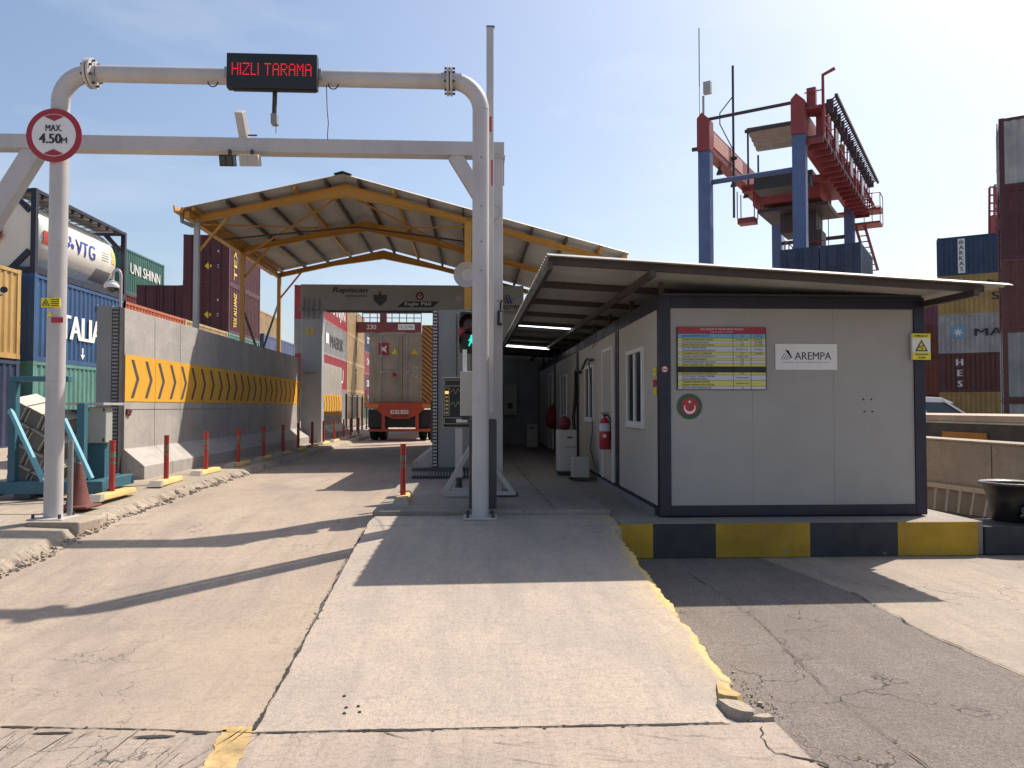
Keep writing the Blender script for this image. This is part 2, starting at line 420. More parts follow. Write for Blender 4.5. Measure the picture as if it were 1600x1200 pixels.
# yellow and black painted kerb face of the island
m1 = MB(); m2 = MB()
xs = [W(p, 850, Y=8.22).x for p in (972, 1020, 1118, 1265, 1402, 1527)]; xs[0] = 1.56
for i, (a, b) in enumerate(zip(xs, xs[1:])):
    (m1 if i % 2 == 0 else m2).box((a, 8.205, .0), (b, 8.2205, .362))
k = tag(m1.build('kerb_paint_yellow', M['kyel']), kind='structure'); k.name = 'kerb_yellow'
k = tag(m2.build('kerb_black', M['kblk']), kind='structure')

# crumbling kerb and pavement on the left of the lane
def kerb(name, y0, y1, x, h, mat, n, amp=.05, wide=9):
    m = MB(); prev = None
    for i in range(n+1):
        Y = y0+(y1-y0)*i/n; z = gz(Y)
        e = amp*noise.noise(Vector((1, Y*2.3, 0)))+amp*.7*noise.noise(Vector((2, Y*9, 0)))+amp*.4*noise.noise(Vector((2, Y*27, 0)))
        e2 = amp*1.3*noise.noise(Vector((6, Y*7, 0)))+amp*.7*noise.noise(Vector((6, Y*21, 0)))
        row = [Vector((x-wide, Y, z+h)), Vector((x-.45, Y, z+h+.004*noise.noise(Vector((2, Y*2, 4))))), Vector((x-.02+e, Y, z+h-.008)),
               Vector((x+.015+e*.6+e2*.5, Y, z+h*.62+.012*noise.noise(Vector((3, Y*18, 0))))), Vector((x+.05+e2, Y, z+h*.3+.015*noise.noise(Vector((4, Y*23, 0))))), Vector((x+.085+e2, Y, z-.02))]
        if prev: m.add(prev+row, [(j, j+1, 7+j, 6+j) for j in range(5)])
        else: m.add(row, [(0, 1, 2, 3, 4, 5)])
        prev = row
    m.add(row, [(5, 4, 3, 2, 1, 0)])
    o = m.build(name, mat); tag(o, kind='structure'); return o
kerb('pavement_near', 5.0, 9.05, -4.27, .095, M['kerb'], 420, .035, 25)
kerb('pavement', 9.07, 75, -4.25, .10, M['kerb'], 1500, .07, 60)
# concrete pad under the left pole
MBp = MB().prism([(-4.75, 8.45, .25), (-4.18, 8.40, .25), (-4.12, 8.75, .25), (-4.17, 9.02, .25), (-4.72, 9.05, .25)], (0, 0, .15))
tag(MBp.build('pavement_pad', M['kerb'], bevel=.02), kind='structure')
# rubble along the kerb foot
m = MB()
for i in range(420):
    Y = 6.4+(abs(random.gauss(0, 1)))*4.5
    if Y > 24: continue
    x = -4.17+random.gauss(.02, .045); s = random.uniform(.006, .026)*(1.2 if random.random() < .1 else 1)
    rz = random.uniform(0, 3); mt = Matrix.Translation((x, Y, gz(Y)+s*.3)) @ Matrix.Rotation(rz, 4, 'Z') @ Matrix.Rotation(random.uniform(-.5, .5), 4, 'X')
    m.box((-s, -s*.8, -s*.6), (s*random.uniform(.5, 1), s, s*random.uniform(.4, 1)), mt)
tag(m.build('rubble', M['kerb']), 'small broken concrete crumbs along the foot of the left kerb', 'rubble', kind='stuff')

# cracks and joints: irregular dark slots
acc = None
def crack(name, pts, wd, zf, seed=0, jag=.02, step=.022, mat=None, wvar=1., acc=None):
    m = acc or MB(); P = []
    for (a, b) in zip(pts, pts[1:]):
        a = Vector((*a, 0)); b = Vector((*b, 0)); L = (b-a).length; n = max(1, int(L/step))
        d = (b-a).normalized(); nr = Vector((-d.y, d.x, 0))
        for i in range(n):
            t = i/n; p = a.lerp(b, t); q = p*4+Vector((seed, 0, seed))
            P.append((p+nr*jag*(noise.noise(q)+.5*noise.noise(p*17+Vector((0, seed, 0)))+.35*noise.noise(p*47)), nr))
    P.append((Vector((*pts[-1], 0)), nr)); prev = None
    for i, (p, nr) in enumerate(P):
        k = wd*.5*(.35+wvar*max(0, noise.noise(p*5+Vector((seed, 3, 1))))*3.2+wvar*abs(noise.noise(p*33))*1.3)
        if i in (0, len(P)-1): k *= .3
        z = zf(p.y)+.004
        cur = (Vector((p.x-nr.x*k, p.y-nr.y*k, z)), Vector((p.x+nr.x*k, p.y+nr.y*k, z)))
        if prev: m.quad(prev[0], prev[1], cur[1], cur[0])
        if noise.noise(p*23+Vector((seed, 1, 9))) > .42 and wd > .004:      # broken-out chips beside the crack
            r0 = .010+.012*abs(noise.noise(p*40)); cc = p+nr*r0*(1 if int(p.y*50) % 2 else -1)
            m.add([Vector((cc.x+r0*math.cos(t)*(.6+.6*abs(noise.noise(p*9+Vector((t, 0, 0))))), cc.y+.8*r0*math.sin(t), z)) for t in [a_*math.pi/4 for a_ in range(8)]], [tuple(range(8))])
        prev = cur
    if acc: return
    o = m.build(name, mat or M['crackd'], recalc=False); tag(o, kind='structure'); return o
def G(px, py, zf=None):
    z = 0
    for _ in range(6):
        p = W(px, py, Z=z); z = (zf or gz)(p.y)
    return (p.x, p.y)
flat = lambda y: 0
crack('joint_cross', [G(0, 1136), G(200, 1140), (-1.08, 3.92), (1.32, 3.92)], .013, flat, 1, .012, .02)
crack('joint_lane', [(-1.087, 3.95), (-1.10, 5.2), (-1.12, 6.5), (-1.15, 8.9)], .009, lambda y: sz(y)+.001, 2, .02, .02)
crack('crack_asphalt', [G(1075, 895, flat), G(1180, 965, flat), G(1300, 1085, flat), G(1445, 1195, flat), G(1480, 1240, flat)], .0045, flat, 3, .012, .04)
crack('crack_right', [G(1330, 925, flat), G(1460, 995, flat), G(1600, 1055, flat), G(1680, 1085, flat)], .007, flat, 4, .03, .04)
crack('crack_corner', [G(1185, 1135, flat), G(1215, 1175, flat), G(1290, 1196, flat), G(1330, 1240, flat)], .010, flat, 5, .04, .03)
crack('crack_slab_far', [(-1.1, 8.30), (.2, 8.32), (1.5, 8.22)], .004, sz, 6, .01)
crack('joint_island', [(.95, 9.0), (.9, 12), (.84, 17), (.8, 24)], .008, lambda y: .426, 7, .01)
crack('joint_island_cross', [(-1.1, 10.6), (1.6, 10.6)], .006, lambda y: .426, 7, .01)
crack('crack_front', [G(600, 1145, flat), G(640, 1155, flat)], .004, flat, 8, .01)
scr = MB(); scr.add([(0, 3, -.1), (0.001, 3, -.1), (0, 3.001, -.1)], [(0, 1, 2)])
for i in range(26):
    px = random.uniform(-60, 330); py = random.uniform(1150, 1230); L = random.uniform(25, 130)
    a = G(px, py, flat); b = G(px+L, max(1141, py-L*random.uniform(.72, .95)), flat)
    crack('scratch', [a, b], random.choice((.0015, .002, .0035)), flat, 20+i, .006, acc=scr)
for i in range(14):
    px = random.uniform(600, 1150); py = random.uniform(1145, 1195); L = random.uniform(25, 90)
    crack('scratch', [G(px, py, flat), G(px+L, py+random.uniform(-6, 14), flat)], .0015, flat, 60+i, .008, acc=scr)
for i in range(6):
    x = random.uniform(-3.4, -1.4); y = random.uniform(4.5, 8.0); L = random.uniform(.2, .7); a = R(random.uniform(35, 60))
    crack('lane_scratch', [(x, y), (x+L*math.cos(a), y+L*math.sin(a))], .0016, gz, 40+i, .012, acc=scr)
tag(scr.build('pavement_scratches', M['crackd'], recalc=False), kind='structure')
# chips on the cross joint: shallow broken patches
m = MB()
for cx, cy, sx, sy in ((G(255, 1137)[0], 3.90, .10, .018), (G(100, 1133)[0], 3.97, .10, .012), (-1.35, 3.93, .04, .010)):
    ring = [Vector((cx+math.cos(t)*sx*(1+.5*noise.noise(Vector((t*3, cx, 0)))), cy+math.sin(t)*sy*(1+.6*noise.noise(Vector((t*4, cx, 5)))), .005)) for t in [k*math.pi/14 for k in range(28)]]
    m.add(ring, [tuple(range(28))])
tag(m.build('pavement_chips', M['crackd'], recalc=False), kind='structure')
m = MB()
for px, py in ((541, 1106), (560, 1104), (538, 1115), (562, 1113), (538, 1088)):
    x, y = G(px, py, sz); m.lathe([(.011, 0), (.008, .004)], (x, y, sz(y)+.002), n=7)
tag(m.build('drill_holes', M['crackd']), kind='structure')
# worn yellow line stub at the front
p = [G(350, 1136, flat), G(398, 1136, flat), G(362, 1215, flat), G(308, 1215, flat)]
m = MB(); n = 26
for i in range(n):
    t0, t1 = i/n, (i+1)/n
    def e(t, s): 
        a = Vector((*p[0 if s == 0 else 1], 0)).lerp(Vector((*p[3 if s == 0 else 2], 0)), t); return a+Vector((.02*noise.noise(a*9)+.012*noise.noise(a*37), 0, .004))
    m.quad(e(t0, 0), e(t0, 1), e(t1, 1), e(t1, 0))
tag(m.build('road_marking', M['wornyel'], recalc=False), kind='structure')
# broken yellow fragments at the slab's near corner
fr = thing('concrete_chunk', 'broken concrete chunks with yellow paint at the near corner of the slab edge', 'concrete chunk', (1.5, 4.1, 0))
def shard(pts, h, tilt=0):
    c = sum((Vector((*p, 0)) for p in pts), Vector())/len(pts)
    lo = [Vector((*p, -.02)) for p in pts]; hi = [Vector((c.x+(p[0]-c.x)*(.80+.12*noise.noise(Vector((p[0]*40, p[1]*40, 0)))), c.y+(p[1]-c.y)*(.86+.1*noise.noise(Vector((p[0]*40, p[1]*30, 3)))), h+tilt*(p[0]-c.x)+.008*noise.noise(Vector((p[0]*30, p[1]*30, 7))))) for p in pts]
    n = len(pts); return lo+hi, [tuple(range(n))[::-1], tuple(range(n, 2*n))]+[(i, (i+1) % n, n+(i+1) % n, n+i) for i in range(n)]
m = MB(); m.add(*shard([(1.335, 4.21), (1.37, 4.185), (1.455, 4.19), (1.50, 4.235), (1.49, 4.30), (1.455, 4.37), (1.43, 4.44), (1.385, 4.40), (1.36, 4.31)], .034, -.12)); m.build('painted_chunk', M['wornyel'], fr)
m = MB(); m.add(*shard([(1.31, 4.17), (1.35, 4.06), (1.40, 3.985), (1.47, 3.975), (1.50, 4.02), (1.485, 4.10), (1.455, 4.165), (1.37, 4.175)], .030, -.05))
m.add(*shard([(1.43, 3.955), (1.50, 3.93), (1.565, 3.945), (1.545, 3.99), (1.50, 3.995)], .022))
m.add(*shard([(1.54, 4.16), (1.57, 4.14), (1.585, 4.17), (1.56, 4.19)], .012)); m.build('bare_chunk', M['kerb'], fr)
m = MB()
for i in range(90):
    x = random.gauss(1.55, .05); y = 3.95+abs(random.gauss(0, .35)); k = random.uniform(.0015, .005)
    m.box((-k, -k, -k), (k, k*random.uniform(.5, 1.5), k), Matrix.Translation((x+.03*(y > 4.4), y, k*.4)) @ Matrix.Rotation(random.uniform(0, 3), 4, 'Z') @ Matrix.Rotation(.5, 4, 'X'))
tag(m.build('grit', M['kerb']), 'fine concrete grit lying on the asphalt below the slab edge', 'grit', kind='stuff')

# ================================================================= CONTAINERS
CM = {}
def cmesh(kind, L, H, Wd=2.44):
    key = (kind, L, H)
    if key in CM: return CM[key]
    m = MB(); c = .16
    if kind == 'panels':
        per = .278; dep = .038
        def corr(length):
            pts = []; x = 0
            n = int(length/per); per2 = length/n
            for i in range(n):
                b = i*per2
                pts += [(b, 0), (b+per2*.26, 0), (b+per2*.5, dep), (b+per2*.76, dep)]
            pts.append((length, 0)); return pts
        P = corr(L-2*c)
        for sx, s in ((-.015, 1), (-Wd+.015, -1)):
            vs = []
            for (a, d) in P:
                vs += [(sx-s*d, c+a, .15), (sx-s*d, c+a, H-.11)]
            m.add(vs, [(2*i, 2*i+2, 2*i+3, 2*i+1) for i in range(len(P)-1)])
        P = corr(Wd-2*c)
        for sy, s in ((.03, 1), (L-.03, -1)):
            if s == 1 and L < 0: continue
            vs = []
            for (a, d) in P: vs += [(-Wd+c+a, sy+s*d, .15), (-Wd+c+a, sy+s*d, H-.11)]
            m.add(vs, [(2*i, 2*i+2, 2*i+3, 2*i+1) for i in range(len(P)-1)])
        m.box((-Wd+.05, .05, H-.09), (-.05, L-.05, H-.03)); m.box((-Wd+.06, .06, .1), (-.06, L-.06, .16))
    elif kind == 'frame':
        for x in (-Wd, -c):
            for y in (0, L-c): m.box((x, y, 0), (x+c, y+c, H))
        for x in (-Wd, -.07):
            m.box((x, c, 0), (x+.07, L-c, .15)); m.box((x, c, H-.11), (x+.07, L-c, H-.01))
        for y in (0, L-.09):
            m.box((-Wd+c, y, 0), (-c, y+.09, .15)); m.box((-Wd+c, y, H-.11), (-c, y+.09, H-.01))
        for x in (-Wd-.006, -.172):
            for y in (-.006, L-.172):
                for z in (-.0, H-.118): m.box((x, y, z), (x+.178, y+.178, z+.124))
    elif kind in ('doorl', 'doorr'):
        x0, x1 = ((-Wd+c, -Wd/2-.01) if kind == 'doorl' else (-Wd/2+.01, -c))
        m.box((x0, -.001, .155), (x1, .026, H-.115))
        h = (H-.27)/3
        for i in range(3): m.box((x0+.05, -.012, .155+h*i+.08), (x1-.05, -.0015, .155+h*(i+1)-.08))
    elif kind == 'bars':
        for x in (-Wd+c+.28, -Wd/2-.18, -Wd/2+.18, -c-.28):
            m.tube([(x, -.045, .04), (x, -.045, H-.03)], .021, 8)
            for z in (.5, 1.05, 1.7, 2.2): m.box((x-.05, -.06, z), (x+.05, -.012, z+.07))
        for x in (-Wd+c+.28, -Wd/2+.18): m.box((x, -.075, 1.12), (x+.5, -.05, 1.16))
    me = m.mesh('container_'+kind)
    bm = bmesh.new(); bm.from_mesh(me)
    if kind != 'panels': bmesh.ops.recalc_face_normals(bm, faces=bm.faces)
    bm.to_mesh(me); bm.free(); me.materials.append(None)
    CM[key] = me; return me
def cpart(name, kind, L, H, mat, root):
    o = bpy.data.objects.new(name, cmesh(kind, L, H)); COL.objects.link(o); o.parent = root
    o.material_slots[0].link = 'OBJECT'; o.material_slots[0].material = mat; return o
CCOL = dict(maroon=(.085, .016, .022), wine=(.17, .035, .045), yellow=(.50, .31, .10), blue=(.025, .085, .21), teal=(.11, .27, .23),
            green=(.045, .15, .12), orange=(.50, .13, .05), beige=(.48, .33, .17), grey=(.30, .30, .29), red=(.36, .035, .045),
            navy=(.03, .045, .10), pink=(.34, .06, .10), purple=(.15, .05, .11), lav=(.13, .16, .30), rust=(.17, .055, .04), dgreen=(.03, .19, .09),
            lgrey=(.38, .38, .37), brown=(.12, .032, .026), arkas=(.022, .05, .11), msc=(.42, .27, .08), doorgrey=(.42, .355, .29))
def cmat(c): return paint('container_'+c, CCOL[c], .48, .40, streak=.8, rust=.24 if c not in ('yellow', 'rust') else .35)
HS = 2.59; HT = 2.64; HC = 2.896
def container(label, loc, col, L=6.06, H=HS, rz=0, door=False, group='shipping containers stacked in the yard', frame=None):
    r = thing('shipping_container', label, 'shipping container', loc, rz, group)
    r['L'] = L
    cpart('side_panels', 'panels', L, H, cmat(col), r)
    cpart('frame', 'frame', L, H, cmat(frame or col), r)
    if door:
        cpart('door', 'doorl', L, H, cmat(col), r); cpart('door', 'doorr', L, H, cmat(col), r)
        cpart('locking_bars', 'bars', L, H, M['steel'] if door == 2 else cmat(col), r)
    return r
def side_text(r, s, y, z, h, w=None, mat=None, bold=.02, **k):      # on the +X face, reading along +Y
    return text('lettering', s, (.004, y, z), (0, 1, 0), (0, 0, 1), h, mat or M['ltext'], r, world=False, width=w, bold=bold, **k)
def end_text(r, s, x, z, h, w=None, mat=None, bold=.02, y=-.004):
    return text('lettering', s, (x, y, z), (1, 0, 0), (0, 0, 1), h, mat or M['ltext'], r, world=False, width=w, bold=bold)
Z0 = .37
# --- left yard: yellow stack at the frame's edge
container('yellow rusty container at the left picture edge, beside the tank container', (-13.2, 16.95, Z0+HT), 'yellow')
container('dark container under the yellow one at the left picture edge', (-13.2, 16.95, Z0), 'navy')
# --- first column of the row
c = container('blue container lettered ITALIA under the white tank container', (-13.2, 23.7, Z0+HT), 'blue', H=HT, door=True)
side_text(c, 'ITALIA', 2.75, 1.22, .78, 2.9, bold=.05); side_text(c, 'HAMBURG', 4.6, 2.1, .2, 1.5)
m = MB().prism([(.005, 2.75, .38), (.005, 2.9, .2), (.005, 3.05, .38), (.005, 2.94, .35), (.005, 2.94, .6), (.005, 2.86, .6), (.005, 2.86, .35)], (.002, 0, 0)); m.build('arrow_mark', M['ltext'], c, world=False)
container('pale teal container at the bottom of the stack, under the ITALIA container', (-13.2, 23.7, Z0), 'teal', H=HT, door=True)
for i, (y, top, low, t) in enumerate(((29.6, 'orange', 'rust', 'orange container second from the ground just above the chevron wall'), (35.8, 'beige', 'grey', 'beige container peeking over the chevron wall beside the grey canopy post'),
                                      (42.0, 'teal', 'green', 'pale teal container under the tall maroon pair behind the chevron wall'))):
    container(t, (-13.2, y, Z0+HT), top, H=HT)
    container(('rust', 'grey', 'green')[i]+' container on the ground under the '+('orange', 'beige', 'teal')[i]+' one behind the chevron wall', (-13.2, y, Z0), low, H=HT)
for k, y in ((2, 42.0), (3, 42.0)):
    c = container('maroon container with yellow marks, %s of the tall stack behind the canopy posts' % ('second from top' if k == 2 else 'topmost'), (-13.2, y, Z0+HT*k), 'maroon', H=HT, door=True)
    m = MB(); a = .2; m.prism([(-1.1, -.006, .75), (-1.1+a, -.006, .75+a), (-1.1, -.006, .75+2*a), (-1.1-a, -.006, .75+a)], (0, -.01, 0)); m.build('hazard_label', M['ytext'], c, world=False)
    m = MB()
    for j in range(8): m.box((-.62, -.01, .8+j*.18), (-.55, -.002, .8+j*.18+.1))
    m.build('code_marks', M['ltext'], c, world=False)
    text('lettering', 'TEX ALLIANZ' if k == 2 else 'TEX', (.004, 1.1, 1.3), (0, 0, 1), (0, -1, 0), .5, M['ytext'], c, world=False, width=1.9, bold=.02)
container('maroon container left of the tall maroon stack, one tier lower', (-15.8, 42.4, Z0+HT*2), 'maroon', door=True)
container('maroon container hidden low in the column left of the tall maroon stack', (-15.8, 42.4, Z0+HS), 'maroon', door=True)
container('maroon container at the foot of the column left of the tall maroon stack', (-15.8, 42.4, Z0), 'maroon')
c = container('small looking maroon container with a yellow label, right of the dark green one', (-23.3, 58, Z0+HS*3), 'wine', door=True)
MB().box((.003, 2.4, .9), (.012, 4.2, 2.0)).build('label_plate', M['signyel'], c, world=False)
for k, n in ((2, 'third'), (1, 'second'), (0, 'lowest')): container('%s tier wine red container under the one with the yellow label' % n, (-23.3, 58, Z0+HS*k), 'wine')
c = container('dark green container with white lettering on top of its stack, behind the tank', (-19.9, 44.2, Z0+HS*3), 'green', door=True)
side_text(c, 'UNI SHINN', 3.3, 1.55, .62, 4.2); side_text(c, 'uni', 3.0, .55, .32, .7); MB().lathe([(.15, 0), (.15, .01)], (.003, 3.65, .55), (1, 0, 0)).build('orange_dot', M['orange'], c, world=False)
container('wine red container directly under the dark green one', (-19.9, 44.2, Z0+HS*2), 'wine')
container('grey container second from the ground under the dark green stack', (-19.9, 44.2, Z0+HS), 'grey')
container('grey container on the ground under the dark green stack', (-19.9, 44.2, Z0), 'grey')
# farther along the row
container('beige container far behind the canopy braces, topmost of its stack', (-14.3, 50.5, Z0+HS*2), 'beige', door=True)
container('brown container at the left end of the beige and green stack', (-14.3, 47.2-3.0, Z0+HS*2+.25), 'wine', L=3.0) if False else None
container('bright green container under the far beige one', (-14.3, 50.5, Z0+HS), 'dgreen')
container('green container on the ground under the far bright green one', (-14.3, 50.5, Z0), 'dgreen')
container('lavender blue container above the far end of the chevron wall', (-13.2, 49.0, Z0+HC+.1), 'lav', L=8.3, H=HC)
container('blue container under the lavender one behind the chevron wall', (-13.2, 49.0, Z0+.1), 'lav', L=8.3, H=HC)
rows = (('grey', 'red', 'grey', 'red'), ('beige', 'beige', 'beige', 'beige'))
lab = ('at the bottom', 'second from the ground', 'third from the ground', 'on top')
for k in range(4):
    c = container('%s long container %s of the first stack seen through the portal' % (rows[0][k], lab[k]), (-12.7, 65.5, Z0+HC*k), rows[0][k], L=12.19, H=HC)
    if k == 2: side_text(c, 'MAERSK', 6.6, 1.35, 1.1, 6.6, mat=M['ink']); MB().box((.003, 1.2, 1.0), (.008, 2.4, 1.9)).build('logo_square', M['ltext'], c, world=False)
    if k == 3: side_text(c, 'HANJIN', 7.2, 1.3, 1.4, 7.5)
    if k == 1: side_text(c, 'U', 9.4, 1.3, 1.3, 1.2)
    c = container('beige long container %s of the beige stack seen through the portal' % lab[k], (-12.7, 77.8, Z0+HC*k), 'beige', L=12.19, H=HC)
    text('lettering', 'MSC', (.004, 6, 1.4), (0, 0, -1), (0, 1, 0), .9, M['ink'], c, world=False, width=2.1, bold=.05)
for k, (cc, nm) in enumerate((('dgreen', 'green'), ('purple', 'purple'), ('pink', 'pink'), ('navy', 'navy'))):
    c = container('%s container %s of the narrow stack left of the truck' % (nm, lab[k]), (-12.7, 90.1, Z0+HS*k), cc, L=12.19)
    if k: side_text(c, ('x', 'cosco', 'ONE', 'cma')[k], 3.6, 1.5, .8, 3.2)

# --- tank container
def tank(loc):
    L, Wd, H = 6.06, 2.44, 2.59
    r = thing('tank_container', 'white cylindrical tank container in a navy frame lettered VTG on top of the stack', 'tank container', loc)
    m = MB()
    for x in (-Wd, -.15):
        for y in (0, L-.15): m.box((x, y, 0), (x+.15, y+.15, H))
    for x in (-Wd, -.10):
        m.box((x, .15, .02), (x+.10, L-.15, .22)); m.box((x, .15, H-.11), (x+.10, L-.15, H-.01))
    for y in (0, L-.12):
        m.box((-Wd+.15, y, .02), (-.15, y+.12, .2)); m.box((-Wd+.15, y, H-.12), (-.15, y+.12, H-.01))
        for (a, b) in (((-.2, .7), (-.75, .12)), ((-.2, 1.9), (-.75, H-.1)), ((-Wd+.2, .7), (-Wd+.75, .12)), ((-Wd+.2, 1.9), (-Wd+.75, H-.1))):
            m.bar((a[0], y+.06, a[1]), (b[0], y+.06, b[1]), .1, .16)
    m.build('frame', M['navy'], r, world=False)
    rad = 1.12; cz = 1.33; cx = -Wd/2
    prof = [(.02, 0), (.45, .04), (.8, .14), (1.0, .27), (rad, .45), (rad, 1.5), (rad, 4.3), (rad, 5.2), (1.0, 5.4), (.8, 5.53), (.45, 5.62), (.02, 5.66)]
    MB().lathe([(a, b+.2) for a, b in prof], (cx, 0, cz), (0, 1, 0), 40).build('tank', M['tankw'], r, world=False)
    def wrap(a, b, y0=0, z0=0):
        t = (b+z0)/rad; return Vector((cx+(rad+.008)*math.cos(t), y0+a, cz+(rad+.008)*math.sin(t)))
    text_mb('VTG', (0, 0, 0), (1, 0, 0), (0, 1, 0), .5, width=1.3, bold=.04, wrap=lambda a, b: wrap(a, b, 3.2, .02)).build('lettering', M['inkblue'], r, world=False, recalc=False)
    # three-blade mark
    for ang in (90, 210, 330):
        m = MB(); pts = []
        for (u, v) in ((.05, -.07), (.24, -.11), (.30, 0), (.24, .11), (.05, .07)):
            a = R(ang); pts.append((u*math.cos(a)-v*math.sin(a), u*math.sin(a)+v*math.cos(a)))
        m.add([wrap(a*.85, b*.85, 2.2, .04) for a, b in pts], [(0, 1, 2, 3, 4)]); m.build('logo_blade', M['inkblue'], r, world=False, recalc=False)
    m = MB()
    m.grid(lambda u, v: wrap(u*.5, v*.42, .62, -.30), 3, 6); m.build('orange_placard', M['orange'], r, world=False)
    m = MB(); m.grid(lambda u, v: wrap(u*1.1, v*.5, 4.1, -.95), 3, 6); m.build('grey_panel', M['grey'], r, world=False)
    for i, (yy, zz) in enumerate(((5.1, .15), (5.1, -.1))):
        m = MB(); m.grid(lambda u, v: wrap(u*.22, v*.18, yy, zz), 2, 3); m.build('warning_label', M['ytext'], r, world=False)
    m = MB()
    for j in range(4): m.grid(lambda u, v: wrap(u*.5, v*.02, 4.35, .18-j*.09), 2, 1)
    m.build('fine_print', M['grey'], r, world=False)
    m = MB(); m.box((cx+.25, .3, H-.06), (-.12, 5.7, H-.03))
    for j in range(11): m.box((cx+.1, .4+j*.5, H-.10), (-.12, .45+j*.5, H-.06))
    m.build('walkway', M['lgrey'], r, world=False)
    m = MB()
    for j in range(9): m.box((-.15, .5+j*.6, H-.22), (-.06, .56+j*.6, H-.10))
    m.lathe([(.3, 0), (.3, .2), (.25, .25)], (cx, 2.9, cz+rad-.02), n=18).build('hatch', M['dark'], r, world=False)
    MB().box((cx-.35, -.02, 1.1), (cx+.2, .05, 1.8)).build('document_box', M['black'], r, world=False)
    a = .28; MB().prism([(cx, -.03, .85), (cx+a, -.03, .85+a), (cx, -.03, .85+2*a), (cx-a, -.03, .85+a)], (0, .01, 0)).build('hazard_diamond', M['red'], r, world=False)
    e = MB().prism([(-Wd+.15, .065, .7), (-Wd+.7, .065, .2), (-.7, .065, .2), (-.15, .065, .7), (-.15, .065, 1.9), (-.7, .065, H-.12), (-Wd+.7, .065, H-.12), (-Wd+.15, .065, 1.9)], (0, .02, 0))
    e.build('end_plate', M['tankw'], r, world=False)
tank((-13.2, 23.7, Z0+HT*2))

# --- right yard: stack facing the camera at a slant
def slant_stack(p, ang, items, L, zb=0, H=HS, grp='shipping containers stacked in the yard'):
    # side face (+X local) turned toward the camera
    z = zb
    for (colr, label, fn) in items:
        c = container(label, (p[0], p[1], z), colr, L=L, H=H, rz=ang, door=True)
        if fn: fn(c)
        z += H
A1 = W(1468, 600, Y=50.5)
d2 = R(-34.5)          # direction of the long side
rz = d2 - math.pi/2                # local +Y along it; local +X then points toward -Y-ish (camera)
def t_arkas(c):
    MB().box((.003, 1.2, .12), (.01, 1.62, 2.45)).build('white_strip', M['ltext'], c, world=False)
    for j, ch in enumerate('ARKAS'): text('lettering', ch, (.012, 1.41, 1.85-j*.36), (0, 1, 0), (0, 0, 1), .27, M['ink'], c, world=False, bold=.03)
    text('lettering', '@', (.012, 1.41, 2.2), (0, 1, 0), (0, 0, 1), .27, M['ink'], c, world=False, bold=.03)
def t_msc(c):
    side_text(c, 'M', 3.35, 1.95, .45, .95, mat=M['ink'], bold=.06); side_text(c, 'SC', 3.7, 1.1, .5, 1.2, mat=M['ink'], bold=.06)
def t_mae(c):
    side_text(c, 'MAERSK', 4.2, 1.35, .5, 4.2, mat=M['ink'], bold=.04)
    MB().box((.003, .75, 1.0), (.008, 1.55, 1.8)).build('logo_square', paint('star_blue', (.16, .35, .5), .5, .1), c, world=False)
    m = MB(); pts = []
    for k in range(14):
        a = R(90+k*360/14); rr = .35 if k % 2 == 0 else .12; pts.append((.012, 1.15+rr*math.cos(a), 1.4+rr*math.sin(a)))
    m.prism(pts, (.003, 0, 0)).build('logo_star', M['ltext'], c, world=False)
def t_hes(c):
    for j, ch in enumerate('HES'): text('lettering', ch, (.006, 1.2, 2.0-j*.72), (0, 1, 0), (0, 0, 1), .42, M['ltext'], c, world=False, bold=.06)
slant_stack((A1.x, A1.y), rz, (('msc', 'ochre container at the bottom of the right stack, above the white car', None), ('brown', 'dark red container lettered HES beside the cabin, second from the ground', t_hes),
            ('lgrey', 'grey container lettered MAERSK with a white star on a blue square', t_mae), ('msc', 'ochre container lettered SC under the dark blue one', t_msc),
            ('arkas', 'dark blue container with a vertical white strip on top of the right stack', t_arkas)), 12.19, zb=0, H=2.62)
A2 = W(1440, 600, Y=56)
for k, (cc, t) in enumerate((('brown', 'lowest brown container seen between the cabin post and the ochre stack'), ('rust', 'rusty red container low behind the warning sign on the cabin corner'),
              ('brown', 'third tier dark brown container behind the warning sign on the cabin corner'), ('purple', 'purple brown container behind the cabin roof corner, topmost of its narrow stack'))):
    container(t, (A2.x+.1, A2.y, k*HS), cc, L=2.9, rz=rz)
# close stack at the right edge
A3 = W(1568, 600, Y=27.0)
for k, (cc, t) in enumerate((('lgrey', 'pale grey container at the bottom of the close stack at the right picture edge'), ('grey', 'grey ribbed container second from the ground at the right picture edge'),
              ('brown', 'brown container third from the ground at the right picture edge'), ('maroon', 'maroon container fourth from the ground at the right picture edge'), ('lgrey', 'rust streaked grey container topmost at the right picture edge'))):
    container(t, (A3.x, A3.y, k*HS-.75+.0), cc, L=12.19, rz=rz, door=True, frame='brown' if k in (0, 1) else ('maroon' if k == 4 else None))
# dark stack under the crane
B1 = W(1210, 600, Y=56); ang = R(-55.5)
nvy = [('navy', 'navy container on top of the stack under the yard crane', None), ]
C1 = W(1348, 600, Y=47)
for k in range(5):
    container('navy container %s of the stack under the yard crane' % ('at the bottom', 'second from the ground', 'third from the ground', 'fourth from the ground', 'topmost')[k],
              (C1.x, C1.y, k*HS-.9), 'navy', L=6.06, rz=R(-34.5), door=True)
    container('navy container behind, %s of the second column under the yard crane' % ('at the bottom', 'second from the ground', 'third from the ground', 'fourth from the ground', 'topmost')[k],
              (C1.x-2.5*math.cos(R(-34.5)), C1.y-2.5*math.sin(R(-34.5)), k*HS-.9), 'navy', L=6.06, rz=R(-34.5), door=True)

